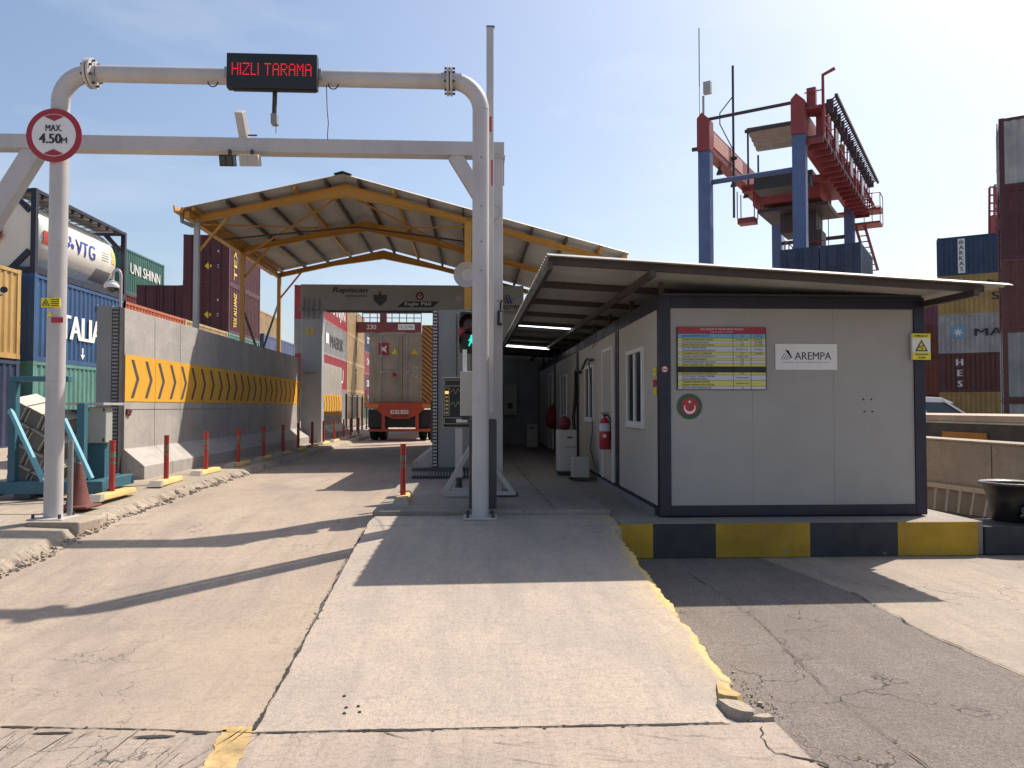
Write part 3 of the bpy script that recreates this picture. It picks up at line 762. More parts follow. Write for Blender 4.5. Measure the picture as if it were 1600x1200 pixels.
# ================================================================= YARD CRANE
def crane():
    A = W(1105, 600, Y=56.8)
    r = thing('gantry_crane', 'blue legged red rubber tyred gantry crane towering behind the cabins', 'gantry crane', (A.x, A.y, 0), R(-34.5))
    Wx, Ly = 6.8, 23.5
    B = lambda m, n, k: m.build(n, M[k], r, world=False)
    for (x, y) in ((0, 0), (Wx, 0), (0, Ly), (Wx, Ly)):
        B(MB().box((x-.45, y-.4, 1.3), (x+.45, y+.4, 20.9)), 'leg', 'blueleg')
    for y in (0, Ly):
        B(MB().box((-2, y-.4, .9), (Wx+2, y+.4, 1.7)), 'sill_beam', 'blueleg')
        for x in (-1.4, 0.6, Wx-.6, Wx+1.4): B(MB().lathe([(.75, -.3), (.8, -.2), (.8, .2), (.75, .3)], (x, y, .8), (0, 1, 0), 18), 'wheel', 'tyre')
    for x in (0, Wx):
        g = MB().box((x-.42, 0, 20.9), (x+.42, Ly+1, 22.7)); B(g, 'girder', 'cranered')
        e = MB().prism([(x-.48, -.55, 20.9), (x+.48, -.55, 20.9), (x+.48, -.55, 23.2), (x-.1, -.55, 23.8), (x-.48, -.55, 23.4)], (0, 1.0, 0)); B(e, 'girder_end', 'cranered')
    B(MB().box((-.46, .6, 21.4), (-.43, 8.8, 22.5)).box((.43, .6, 21.4), (.46, 8.8, 22.5)), 'sunlit_side', 'cranelit')  # sunlit side of the girder, the light put in as a paler colour
    B(MB().tube([(0, -.2, 23.3), (Wx, -.2, 23.3)], .13, 8), 'tie_rod', 'craned')
    B(MB().tube([(0, .2, 18.6), (Wx, .2, 18.6)], .2, 8), 'tie_rod', 'blueleg')
    B(MB().tube([(0, Ly, 18.2), (Wx, Ly, 18.2)], .2, 8), 'tie_rod', 'craned')
    # mast and antenna
    m = MB().tube([(.6, 5.5, 17), (.6, 5.5, 29.5)], .1, 6); m.tube([(.6, 5.5, 22.5), (-.5, 5.5, 24.9)], .05, 5); m.tube([(-.5, 5.5, 24.9), (-.5, 5.5, 25.8), (.6, 5.5, 27)], .05, 5)
    m.lathe([(.3, 0), (.3, .15)], (.6, 5.5, 21.8), n=10); B(m, 'mast', 'dark')
    m = MB().tube([(-.1, -.1, 23.8), (-.1, -.1, 25.2)], .09, 6).box((-.05, -.3, 25.3), (.5, .1, 26.2)).tube([(-.4, -.1, 22), (-.4, -.1, 28.8)], .03, 5).tube([(-.4, -.1, 26.0), (-.4, -.1, 30.5)], .05, 5); B(m, 'antenna', 'lgrey')
    B(MB().box((-.9, -.5, 21.0), (-.45, -.3, 21.25)), 'floodlight', 'dark')
    for y in (4, 8, 12, 17): B(MB().prism([(-.15, y, 20.9), (.1, y, 20.3), (-.4, y, 20.3)], (0, .3, 0)), 'floodlight', 'dark')
    # hanging basket below the near girder
    m = MB().box((-.9, 12, 18.0), (.6, 13.2, 18.5))
    for (x, y) in ((-.9, 12), (.6, 12), (-.9, 13.2), (.6, 13.2)): m.tube([(x, y, 18.5), (x, y, 20.9)], .05, 5)
    B(m, 'basket', 'cranered')
    # trolley, winch house and cab
    B(MB().box((-.2, 11, 20.5), (Wx+.2, 18, 21.1)).box((.6, 11.5, 19.3), (Wx-.6, 17, 20.5)), 'trolley', 'cranered')
    B(MB().box((2.0, 6.3, 19.2), (5.0, 8.5, 20.5)).box((5.2, 6.6, 19.2), (6.3, 7.6, 20.0)), 'winch', 'dark')
    m = MB().box((1.0, 11.5, 18.6), (Wx, 17, 18.9)).box((3.4, 12.5, 14.3), (6.3, 16, 14.7)); B(m, 'trolley_platform', 'craned')
    m = MB()
    for y in (11, 12.5, 14, 15.5, 17): m.tube([(1, y, 18.9), (1, y, 20.0)], .05, 5).tube([(3.4, y, 14.7), (3.4, y, 15.8)], .05, 5)
    m.tube([(1, 11, 20), (1, 17, 20)], .05, 5).tube([(3.4, 11, 15.8), (3.4, 17, 15.8)], .05, 5).tube([(3.4, 12.5, 15.8), (6.3, 12.5, 15.8)], .05, 5)
    B(m, 'railing', 'cranered')
    B(MB().box((4.2, 13, 14.7), (6, 15.2, 16.9)), 'operator_cab', 'craned')
    B(MB().box((2.6, 13, 16.9), (5.6, 16, 18.6)).box((1.5, 12, 21.1), (5.5, 17.5, 21.9)), 'machinery', 'craned')
    m = MB()
    for (x, y) in ((3.2, 11.5), (3.2, 16.5), (6.0, 11.5), (6.0, 16.5), (4.5, 12), (4.6, 16)): m.tube([(x, y, 18.6), (x, y, 7)], .035, 4)
    B(m, 'hoist_ropes', 'dark')
    # pitched service roof over the winch
    m = MB(); m.grid(lambda u, v: Vector((2.0+4.6*u, 4.0+3.6*v, 23.6-.1*u-.9*v+.1*math.sin(v*34))), 1, 24); B(m, 'service_roof', 'sheet')
    m = MB()
    for x in (2.1, 6.2): m.tube([(x, 4.2, 23.5), (x, 4.2, 19)], .08, 6)
    m.tube([(2.1, 7.4, 22.4), (2.1, 7.4, 19.5)], .08, 6).box((1.9, 4, 23.25), (6.4, 4.15, 23.5)); B(m, 'service_posts', 'dark')
    # walkway and cable truss along the far girder
    m = MB().box((Wx+.5, 0, 20.6), (Wx+1.6, Ly+1.5, 20.75)); B(m, 'walkway', 'craned')
    m = MB()
    n = 16
    for j in range(n+1):
        y = j*(Ly+1.5)/n; m.tube([(Wx+1.6, y, 20.7), (Wx+1.6, y, 22.9)], .06, 5).box((Wx+.3, y, 20.2), (Wx+1.6, y+.12, 20.6))
        if j % 2: m.tube([(Wx+.5, y, 22.7), (Wx+1.6, y+1.2, 22.9)], .05, 5)
    m.box((Wx+1.5, 0, 21.7), (Wx+1.62, Ly+1.5, 21.8)); B(m, 'walkway_railing', 'cranered')
    m = MB().box((Wx+2.2, 1.0, 23.6), (Wx+2.4, Ly+2.5, 23.8)).box((Wx+1.5, 1.0, 23.1), (Wx+1.62, Ly+2, 23.25))
    for j in range(44):
        y = 1.0+j*.55; m.tube([(Wx+2.3, y, 23.6), (Wx+1.55, y+.1, 23.2)], .06, 4)
        if j % 3 == 0: m.box((Wx+1.65, y, 22.5+.4*random.random()), (Wx+2.1, y+.25, 23.5))
    B(m, 'cable_truss', 'craned')
    m = MB()
    for y, h in ((1.2, 2.4), (3.0, 2.9), (6.5, 1.6), (10, 2.2), (13.5, 1.7), (17, 2.1), (20.5, 1.8)): m.box((Wx+.9, y, 20.8), (Wx+1.4, y+1.0, 20.8+h))
    B(m, 'electrical_cabinets', 'cranered')
    m = MB()
    for y in (4.6, 12.0, 18.8): m.box((Wx+1.65, y, 21.0), (Wx+1.72, y+1.3, 22.6))
    B(m, 'light_panels', 'lgrey')
    m = MB().box((.9, -.45, 0), (1.0, -.4, 0)); m = MB().box((Wx+.3, -.2, 22.6), (Wx+1.5, 1.4, 22.8)).box((Wx+.5, 0, 22.8), (Wx+1.1, .5, 24.2)).tube([(Wx+1.6, 0, 21), (Wx+1.6, 0, 24.9), (Wx+2.4, 0, 25.2)], .12, 6)
    m.tube([(Wx+.4, -.2, 23.8), (Wx+1.6, -.2, 23.8)], .05, 5); B(m, 'end_platform', 'cranered')
    # stairs by the far leg
    m = MB()
    for (z0, z1, y0, y1) in ((20.7, 23.0, 24.2, 25.2), (15.0, 19.4, 24.2, 25.6)):
        m.bar((Wx+.4, y0, z1), (Wx+1.4, y1, z0), .08, .3).bar((Wx+.4+.8, y0+.1, z1), (Wx+2.2, y1, z0), .08, .3)
        for j in range(9):
            t = j/8; m.box((Wx+.4+t, y0+(y1-y0)*t, z1+(z0-z1)*t), (Wx+1.3+t, y0+(y1-y0)*t+.3, z1+(z0-z1)*t+.06))
    m.box((Wx-.3, 23.5, 20.5), (Wx+2.7, 25.8, 20.7)).box((Wx+.2, 23.5, 19.2), (Wx+2.7, 25.8, 19.4)).box((3, 23, 20.3), (Wx, 24.5, 20.5))
    for z in (20.7, 19.4):
        for (x, y) in ((Wx+2.7, 23.5), (Wx+2.7, 25.8), (Wx+1.3, 23.5), (Wx+2.0, 23.5)): m.tube([(x, y, z), (x, y, z+1.4)], .04, 5)
        m.tube([(Wx+.5, 23.5, z+1.4), (Wx+2.7, 23.5, z+1.4), (Wx+2.7, 25.8, z+1.4)], .05, 5)
    B(m, 'stairs', 'cranered')
crane()
# second crane: only the tip of its mast shows
P = W(1557, 372, Y=82)
r = thing('crane_mast', 'red lattice crane mast tip rising behind the dark blue container', 'crane', (P.x, P.y, 0))
m = MB(); zt = W(1557, 292, Y=82).z; hw0, hw1 = .85, .42
for sx in (-1, 1):
    for sy in (-1, 1): m.bar((P.x+sx*hw0, P.y+sy*.6, 0), (P.x+sx*hw1, P.y+sy*.4, zt), .18)
for j in range(26):
    z = zt-j*.9; k = hw1+(hw0-hw1)*(zt-z)/zt*1.0
    m.box((P.x-k, P.y-.45, z), (P.x+k, P.y-.35, z+.16)); m.box((P.x-k, P.y+.35, z), (P.x+k, P.y+.45, z+.16))
    if j > 2: m.bar((P.x-k, P.y-.4, z), (P.x+k, P.y-.4, z+.9), .1)
m.build('lattice', M['cranered'], r)
m = MB().box((P.x-.5, P.y-.3, 0), (P.x+.6, P.y+.3, zt-3.2)); m.build('cable_housing', M['cranered'], r)
# far crane beam behind the truck
r = thing('gantry_crane', 'far wine red crane beam with a white railing above the truck container', 'gantry crane', (-9, 84, 0))
a = W(566, 503, Y=84); b = W(658, 519, Y=84)
MB().box((a.x-6, 84, b.z), (b.x, 85.2, a.z)).build('girder', cmat('wine'), r)
MB().box((b.x-1.6, 84.1, .3), (b.x-.7, 85.1, b.z-.01)).box((a.x+1.2, 84.1, .3), (a.x+2.1, 85.1, b.z-.01)).build('leg', cmat('wine'), r)
m = MB(); 
for j in range(9): x = a.x+(b.x-a.x)*j/8; m.box((x-.04, 84.2, a.z), (x+.04, 84.3, a.z+1.0))
m.box((a.x, 84.2, a.z+.95), (b.x, 84.3, a.z+1.05)).box((a.x, 84.2, a.z+.45), (b.x, 84.3, a.z+.52)); m.build('railing', M['dark'], r)
MB().box((a.x+1.9, 84.05, a.z), (a.x+2.6, 84.9, a.z+.95)).build('kiosk', cmat('wine'), r)
text('lettering', '230', (a.x+1.0, 83.98, (a.z+b.z)/2), (1, 0, 0), (0, 0, 1), .5, M['ltext'], r)
q = W(635, 511, Y=84); MB().box((q.x-.9, 83.97, q.z-.3), (q.x+.9, 83.99, q.z+.3)).build('name_plate', M['ltext'], r); text('lettering', '102 SOMA', (q.x, 83.96, q.z), (1, 0, 0), (0, 0, 1), .35, M['green'], r, width=1.5)

# ================================================================= LEFT CONCRETE WALL
WX = -5.56
r = thing('concrete_wall', 'tall grey precast concrete wall with yellow chevron band along the lane', 'wall', (WX, 12.5, .43))
pw = 1.17
def wall_panels(r, X, y0, y1, top, sgn, foot, toe=.34):
    y = y0
    while y < y1-.2:
        ye = min(y+pw, y1)
        prof = [(X, .40), (X+sgn*toe, .40), (X+sgn*toe, .68), (X+sgn*.02, .95), (X, top), (X-sgn*.38, top), (X-sgn*.38, .40)]
        dz = .012*noise.noise(Vector((y, 0, 0)))
        m = MB().prism([(a, y+.006, b+(dz if b > 2 else 0)) for a, b in prof], (0, ye-y-.012, 0)); m.build('panel', M['wallc'], r, bevel=.008)
        y = ye
    MB().box((X-sgn*.35, y0+.03, .45), (X-sgn*.03, y1-.03, top-.05)).build('joint_filler', M['dark'], r)
wall_panels(r, WX, 12.5, 24.9, 3.20, 1, True)
# yellow band and chevrons
m = MB()
y = 12.51
while y < 24.8: m.box((WX+.012, y, 1.71), (WX+.020, min(y+pw-.012, 24.88), 2.46)); y += pw
m.build('yellow_band', M['yorange'], r)
def chevrons(m, X, y0, y1, z0, z1, sp=.53, s=1):
    y = y0
    zc = (z0+z1)/2
    while y < y1:
        m.prism([(X, y, z1), (X, y+.10, z1+.0), (X, y+.30, zc), (X, y+.10, z0), (X, y, z0), (X, y+.20, zc)], (.003*s, 0, 0)); y += sp
m = MB(); chevrons(m, WX+.0215, 12.72, 24.5, 1.77, 2.39); m.build('chevrons', M['chev'], r)
MB().box((WX+.011, 12.55, 1.575), (WX+.016, 18, 1.585)).build('scored_line', M['dark'], r)
m = MB().box((WX-.36, 12.36, .42), (WX-.13, 12.48, 3.22)); m.build('end_board', M['grey'], r)
m = MB().box((WX-.12, 12.36, .42), (WX-.01, 12.48, 3.20))
m.build('guard_strip', M['dark'], r)
m = MB()
for j in range(46): m.box((WX-.115, 12.345, .55+j*.058), (WX-.03, 12.36, .55+j*.058+.03))
m.build('guard_ticks', M['grey'], r)
# rusty fixing
m = MB(); 
for k in range(5): m.box((WX+.012, 12.56+k*.03, 1.50+.03*math.sin(k*2)), (WX+.045, 12.60+k*.03, 1.56+.03*math.cos(k*3)))
m.build('broken_bracket', M['dred'], r)
# wall past the portal
r = thing('concrete_wall', 'sunlit concrete wall piece with yellow band seen through the portal opening', 'wall', (WX, 28.4, .4))
wall_panels(r, WX, 28.4, 32.7, 3.27, 1, True)
MB().box((WX+.012, 28.45, 1.30), (WX+.020, 32.6, 2.1)).build('yellow_band', M['yorange'], r)
m = MB(); chevrons(m, WX+.0215, 28.6, 32.2, 1.35, 2.05); m.build('chevrons', M['chev'], r)
# right wall with its near end behind the traffic light
r = thing('concrete_wall', 'grey wall end with a ticked strip behind the traffic light', 'wall', (-.6, 13.3, .43))
wall_panels(r, -.62, 13.3, 24.9, 3.27, -1, True, .42)
MB().box((-.60, 13.12, .42), (-.30, 13.28, 3.28)).box((-.27, 13.06, .42), (.1, 13.28, 3.28)).build('end_board', M['grey'], r)
MB().box((-.70, 13.10, .55), (-.615, 13.25, 3.28)).build('guard_strip', M['dark'], r)
m = MB()
for j in range(46): m.box((-.69, 13.085, .62+j*.058), (-.62, 13.10, .62+j*.058+.03))
m.build('guard_ticks', M['lgrey'], r)
MB().box((-1.03, 12.9, .43), (.15, 13.06, .47)).box((-1.03, 12.9, .55), (.15, 13.06, .60)).build('base_tray', M['dark'], r)
m = MB()
for j in range(24): m.box((-1.02+j*.049, 12.95, .47), (-.995+j*.049, 13.0, .55))
m.build('tray_slots', M['lgrey'], r)

# ================================================================= SCANNER PORTAL
r = thing('scanner_portal', 'grey drive-through truck scanner portal with lettered top beam', 'scanner portal', (-3, 25, .4))
zt = W(560, 445, Y=25).z; zb = W(560, 485, Y=25).z
xl = W(470, 600, Y=25).x; xl2 = W(505, 600, Y=25).x; xr = W(680, 600, Y=25).x
MB().box((xl, 25, .38), (xl2-.05, 25.4, zb)).build('left_column', M['scol'], r, bevel=.02)
MB().box((xr, 25, .38), (.9, 25.6, zb)).build('right_column', M['scol'], r, bevel=.02)
MB().box((.905, 24.99, .38), (5.6, 27.5, zb)).build('right_housing', M['corr'], r, bevel=.02)  # widened unseen behind the cabins to keep sun out of the corridor
MB().box((xl-.02, 24.95, zb+.002), (W(818, 600, Y=25).x, 25.45, zt)).build('top_beam', M['ggrey'], r, bevel=.02)
MB().box((xl+.8, 24.99, zb-.06), (xr+.3, 25.15, zb+.0)).build('beam_lip', M['dark'], r)
m = MB()
for px in (475, 482, 490, 499): 
    x = W(px, 480, Y=25).x; m.box((x-.02, 24.90, zb-.28), (x+.02, 24.945, zb+.38))
m.box((xl-.1, 24.9, zb-.02), (xl2+.1, 24.94, zb+.04)); m.build('bracket_ribs', M['grey'], r)
F = lambda px, py, Y=24.94: W(px, py, Y=Y)
text('lettering', 'Rapiscan', F(547, 454, 24.94), (1, 0, 0), (0, 0, 1), .21, M['ink'], r, width=1.12, bold=.04, shear=.25)
text('lettering', 'systems', F(556, 463, 24.94), (1, 0, 0), (0, 0, 1), .09, M['ink'], r, width=.7, bold=.03, shear=.25)
MB().prism([F(620, 480, 24.945), F(676, 480, 24.945), F(687, 471, 24.945), F(631, 471, 24.945)], (0, -.004, 0)).build('name_plate', M['navy'], r)
text('lettering', 'Eagle P60', F(653, 475.5, 24.93), (1, 0, 0), (0, 0, 1), .14, M['ltext'], r, width=.85, bold=.01)
def emblem(root, c, rad, Y0, green=True):
    n = Vector((0, -1, 0)); c = Vector(c)
    MB().lathe([(rad, 0), (rad, .006)], c, n, 40).build('emblem_rim', M['green' if green else 'ink'], root)
    MB().lathe([(rad*.68, 0), (rad*.68, .004)], c+n*.006, n, 40).build('emblem_disc', M['red'], root)
    pts = []
    R1 = rad*.46; cz = -rad*.13; dz_ = rad*.17; R2 = rad*.375
    t1 = R(38)      # horns of the crescent point up
    p1 = (R1*math.cos(t1), cz+R1*math.sin(t1)); a2 = math.atan2(p1[1]-(cz+dz_), p1[0])
    for k in range(33): a = math.pi-t1+(math.pi+2*t1)*k/32; pts.append((R1*math.cos(a), cz+R1*math.sin(a)))
    for k in range(33): a = (2*math.pi+a2)-(math.pi+2*a2)*k/32; pts.append((R2*math.cos(a), cz+dz_*.62+R2*math.sin(a)))
    MB().prism([(c.x+u, c.y-.0115, c.z+v) for u, v in pts], (0, -.002, 0)).build('emblem_crescent', M['ltext'], root)
    st = []
    for k in range(10):
        a = R(90+36*k); rr = rad*(.16 if k % 2 == 0 else .07); st.append((c.x+rr*math.cos(a), c.y-.0115, c.z+rad*.36+rr*math.sin(a)))
    MB().prism(st, (0, -.002, 0)).build('emblem_star', M['ltext'], root)
emblem(r, F(656, 462.5, 24.945), .13, 0, False)
c0 = F(594, 466, 24.945)
MB().prism([c0+Vector((-.22, 0, .12)), c0+Vector((-.2, 0, -.08)), c0+Vector((0, 0, -.26)), c0+Vector((.2, 0, -.08)), c0+Vector((.22, 0, .12)), c0+Vector((.06, 0, .10)), c0+Vector((0, 0, .24)), c0+Vector((-.06, 0, .10))], (0, -.02, 0)).build('crest_plate', M['dark'], r)
c0 = F(509, 465, 24.945); MB().prism([c0+Vector((-.1, 0, .05)), c0+Vector((0, 0, -.1)), c0+Vector((.1, 0, .05)), c0+Vector((0, 0, .1))], (0, -.01, 0)).build('badge', M['grey'], r)
c0 = F(716, 466, 24.945); MB().lathe([(.09, 0), (.09, .01)], c0, (0, -1, 0)).build('badge', M['lgrey'], r)
for py in (515, 520.5):
    for px in (481, 488): c0 = F(px, py, 24.995); MB().box((c0.x-.055, 24.985, c0.z-.045), (c0.x+.055, 24.996, c0.z+.045)).build('warning_label', M['ytext'], r)
c0 = F(485, 583, 24.995); MB().box((c0.x-.26, 24.985, c0.z-.13), (c0.x+.26, 24.996, c0.z+.13)).build('name_plate', M['lgrey'], r)
text('lettering', 'Rapiscan', (c0.x, 24.98, c0.z), (1, 0, 0), (0, 0, 1), .08, M['ink'], r, width=.4)
# logo on the right housing
c0 = F(803, 480, 24.94); text('lettering', 'AREMPA', (c0.x-.12, 24.94, c0.z), (1, 0, 0), (0, 0, 1), .14, M['ink'], r, width=.9, bold=.02)
text('lettering', 'GUMRUK', (c0.x, 24.94, c0.z-.2), (1, 0, 0), (0, 0, 1), .05, M['ink'], r, width=.5)
for k in range(3): MB().prism([(c0.x-.3+k*.09, 24.94, c0.z+.12), (c0.x-.22+k*.09, 24.94, c0.z+.12), (c0.x-.34+k*.09, 24.94, c0.z+.4), (c0.x-.38+k*.09, 24.94, c0.z+.4)], (0, -.004, 0)).build('logo_stripe', M['inkblue' if k else 'orange'], r)
# hazard striped guard beside the opening
g = thing('striped_guard_panel', 'brown and yellow diagonal striped guard panel right of the truck container', 'guard panel', (xr-.2, 26.0, .4))
a = W(659.5, 508, Y=26.6); b = W(684, 628, Y=26.6)
MB().box((a.x, 26.6, b.z), (b.x, 26.7, a.z)).build('board', paint('stripe_brown', (.22, .06, .04), .6, .2), g)
m = MB(); wdt = b.x-a.x; n = 16; hgt = a.z-b.z; sp = hgt/n
def clip(poly, z0, z1):
    def cut(P, f):
        out = []
        for i in range(len(P)):
            p, q = P[i], P[(i+1) % len(P)]; fp, fq = f(p), f(q)
            if fp >= 0: out.append(p)
            if fp*fq < 0: t = fp/(fp-fq); out.append(p.lerp(q, t))
        return out
    P = cut(poly, lambda p: p.z-z0)
    return cut(P, lambda p: z1-p.z) if P else P
for k in range(-2, n+5):
    z = b.z+k*sp
    P = clip([Vector((a.x, 26.594, z+.33)), Vector((b.x, 26.594, z-.12)), Vector((b.x, 26.594, z-.12+sp*.52)), Vector((a.x, 26.594, z+.33+sp*.52))], b.z, a.z)
    if len(P) > 2: m.prism(P, (0, .004, 0))
m.build('yellow_stripes', paint('stripe_yellow', (.50, .27, .07), .6, .2), g)
MB().box((b.x-.25, 26.7, .4), (b.x-.1, 26.85, a.z)).build('post', M['dark'], g)

# ================================================================= TRUCK TRAILER + CONTAINER
TY = 28.7
t = thing('truck_trailer', 'red container trailer seen from behind inside the scanner portal', 'truck trailer', (-2.7, TY, .37))
xa = W(571, 640, Y=TY).x; xb = W(681, 640, Y=TY).x; xc = (xa+xb)/2
zg = .37
RD = paint('trailer_red', (.48, .065, .03), .45, .2)
zz = lambda py: W(625, py, Y=TY).z
MB().box((xa, TY-.25, zz(638)), (xb, TY-.1, zz(629))).box((xa+.35, TY-.1, zz(636)), (xb-.35, TY+12, zz(630))).build('bumper_beam', RD, t, bevel=.01)
MB().prism([(xa+.4, TY-.22, zz(638)), (xb-.4, TY-.22, zz(638)), (xb-.6, TY-.22, zz(646)), (xc+.3, TY-.22, zz(654)), (xc-.3, TY-.22, zz(654)), (xa+.6, TY-.22, zz(646))], (0, .05, 0)).build('rear_plate', RD, t)
MB().box((xa+.62, TY-.2, zz(672)), (xa+.74, TY-.08, zz(638))).box((xb-.74, TY-.2, zz(672)), (xb-.62, TY-.08, zz(638))).box((xa+.15, TY-.24, zz(674)), (xb-.15, TY-.1, zz(670))).build('underrun_guard', RD, t)
MB().box((xa+.03, TY-.262, zz(637)), (xa+.5, TY-.252, zz(631))).box((xb-.5, TY-.262, zz(637)), (xb-.03, TY-.252, zz(631))).build('reflector_strips', paint('reflector_orange', (.62, .22, .04), .4, .1), t)
MB().box((xc-.35, TY-.235, zz(646.5)), (xc+.30, TY-.222, zz(640.5))).build('number_plate', M['ltext'], t)
text('lettering', '34 TB 171', (xc-.02, TY-.237, zz(643.5)), (1, 0, 0), (0, 0, 1), .10, M['ink'], t, width=.56, bold=.03)
text('lettering', 'OKT TRANS', (xc, TY-.222, zz(650)), (1, 0, 0), (0, 0, 1), .09, M['ink'], t, width=.62, bold=.04)
for s in (-1, 1):
    for k in (0, 1): MB().lathe([(.47, 0), (.52, .04), (.52, .24), (.47, .28)], (xc+s*(.62+.33*k)-(.28 if s < 0 else 0), TY+1.1, zg+.52), (1, 0, 0), 24).build('wheel', M['tyre'], t)
    MB().box((xc+s*1.15-.02*s, TY-.27, zz(636)), (xc+s*1.24, TY-.255, zz(626.5))).build('tail_light', M['tail'], t)
MB().box((xa+.1, TY+.0, zz(668)), (xb-.1, TY+.6, zz(640))).build('mud_flaps', M['black'], t)
MB().box((xa-.01, TY-.2, zz(626)), (xa+.07, TY-.15, zz(610))).build('marker_post', M['tail'], t)
c = container('grey shipping container with placards riding on the red trailer', (xb-.02, TY-.05, zz(628.5)), 'doorgrey', L=12.19, door=2, group=None)
DM = MB().box((-2.1, -.03, 1.75), (-1.72, -.013, 2.2)); DM.build('red_placard', M['deepred'], c, world=False)
MB().prism([(-2.03, -.034, 1.82), (-1.99, -.034, 1.98), (-2.03, -.034, 2.12), (-1.92, -.034, 2.02), (-1.79, -.034, 2.12), (-1.83, -.034, 1.98), (-1.79, -.034, 1.82), (-1.92, -.034, 1.92)], (0, .002, 0)).build('placard_mark', M['ltext'], c, world=False)
for x, mm_ in ((-1.5, 'signyel'), (-.78, 'ytext')):
    MB().prism([(x-.13, -.02, 1.78), (x+.13, -.02, 1.78), (x, -.02, 2.02)], (0, -.004, 0)).build('warning_triangle', M[mm_], c, world=False)
MB().box((-1.58, -.02, .95), (-1.42, -.013, 1.1)).build('red_label', M['red'], c, world=False)
for j in range(5): text('lettering', ('24.000', '30.480', '26.650', '33.2 CUM', '3.830')[j], (-.72, -.014, 1.3-j*.09), (1, 0, 0), (0, 0, 1), .05, M['ltext'], c, world=False)
MB().box((-.33, -.05, .35), (-.22, -.03, .7)).build('orange_reflector', M['orange'], c, world=False)

# fence and far ground details left of the truck
f = thing('fence', 'dark open steel fence at the left side beyond the portal', 'fence', (-5.6, 34, .4))
m = MB()
for k in range(10): m.box((-5.62, 34+k*1.6, .4), (-5.54, 34.08+k*1.6, 2.2))
m.build('posts', M['dark'], f)
m = MB().box((-5.6, 34, 2.1), (-5.57, 48.5, 2.15)).box((-5.6, 34, .7), (-5.57, 48.5, .74))
for k in range(60): m.box((-5.595, 34+k*.24, .74), (-5.58, 34.02+k*.24, 2.1))
m.build('mesh_infill', M['grey'], f)

# ================================================================= YELLOW CANOPY
r = thing('canopy', 'large yellow steel gable canopy with grey corrugated roof over the lane', 'canopy', (-3, 18, .4))
Lp, Pp, Rp = (-6.60, 6.13), (-3.0, 6.96), (3.62, 5.20)
Y0c, Y1c = 17.55, 25.9
YR = (18.05, 21.6, 25.6)
def sheet(a, b, y0, y1, per=.19, amp=.022, sub=2):
    m = MB(); n = int((y1-y0)/per*4)
    # ridges run down the slope, waves across Y
    d = Vector((b[0]-a[0], 0, b[1]-a[1])); nn = Vector((-d.z, 0, d.x)).normalized()
    prof = (0, .5, 1, .5)
    def fn(u, v):
        k = round(v*n); y = y0+(y1-y0)*v
        p = Vector((a[0], y, a[1]))+d*u; return p+nn*amp*(prof[k % 4]*2-1)
    m.grid(fn, sub, n); return m
o = sheet(Lp, Pp, Y0c, Y1c).build('roof_sheet', M['sheet'], r, recalc=False)
o = sheet(Pp, Rp, Y0c, Y1c).build('roof_sheet', M['sheet'], r, recalc=False)
MB().prism([(Pp[0]-.2, Y0c-.01, Pp[1]-.01), (Pp[0], Y0c-.01, Pp[1]+.05), (Pp[0]+.2, Y0c-.01, Pp[1]-.02), (Pp[0], Y0c-.01, Pp[1]+.03)], (0, Y1c-Y0c+.02, 0)).build('ridge_cap', M['dark'], r)
def sl(x): return Lp[1]+(Pp[1]-Lp[1])*(x-Lp[0])/(Pp[0]-Lp[0]) if x < Pp[0] else Pp[1]+(Rp[1]-Pp[1])*(x-Pp[0])/(Rp[0]-Pp[0])
for y in YR:   # tapered rafters (deeper at the ridge)
    m = MB()
    for (a, b, da, db) in ((-6.42, -4.6, .13, .14), (-4.6, Pp[0], .14, .27), (Pp[0], -1.2, .27, .14), (-1.2, 3.45, .14, .12)):
        za, zb_ = sl(a)-.13, sl(b)-.13
        m.prism([(a, y-.012, za), (b, y-.012, zb_), (b, y-.012, zb_-db), (a, y-.012, za-da)], (0, .024, 0))
        m.prism([(a, y-.06, za), (b, y-.06, zb_), (b, y-.06, zb_-.014), (a, y-.06, za-.014)], (0, .12, 0))
        m.prism([(a, y-.06, za-da), (b, y-.06, zb_-db), (b, y-.06, zb_-db-.014), (a, y-.06, za-da-.014)], (0, .12, 0))
    m.build('rafter', M['yel'], r)
for k, x in enumerate((-6.35, -5.6, -4.85, -4.1, -3.4, -2.65, -1.85, -1.05, -.25, .55, 1.35, 2.15, 2.95)):
    MB().box((x-.03, Y0c+.05, sl(x)-.12), (x+.03, Y1c-.05, sl(x)-.03)).build('purlin', M['brown'] if k % 3 else M['yel'], r)
MB().box((-6.52, Y0c, sl(-6.5)-.26), (-6.42, Y1c, sl(-6.5)-.12)).build('eave_beam', M['yel'], r)
MB().box((3.45, Y0c, sl(3.5)-.26), (3.55, Y1c, sl(3.5)-.1)).build('eave_beam', M['yel'], r)
MB().prism([(-6.74, Y0c-.1, 6.14), (-6.72, Y0c-.1, 5.99), (-6.56, Y0c-.1, 5.99), (-6.52, Y0c-.1, 6.10), (-6.56, Y0c-.1, 6.10), (-6.59, Y0c-.1, 6.02), (-6.69, Y0c-.1, 6.02), (-6.71, Y0c-.1, 6.14)], (0, 8.3, 0)).build('gutter', M['yel'], r)
MB().tube([(-6.64, 17.7, 6.0), (-6.63, 17.72, 5.84), (-6.45, 17.9, 5.78)], .05, 8).build('downpipe', M['grey'], r)
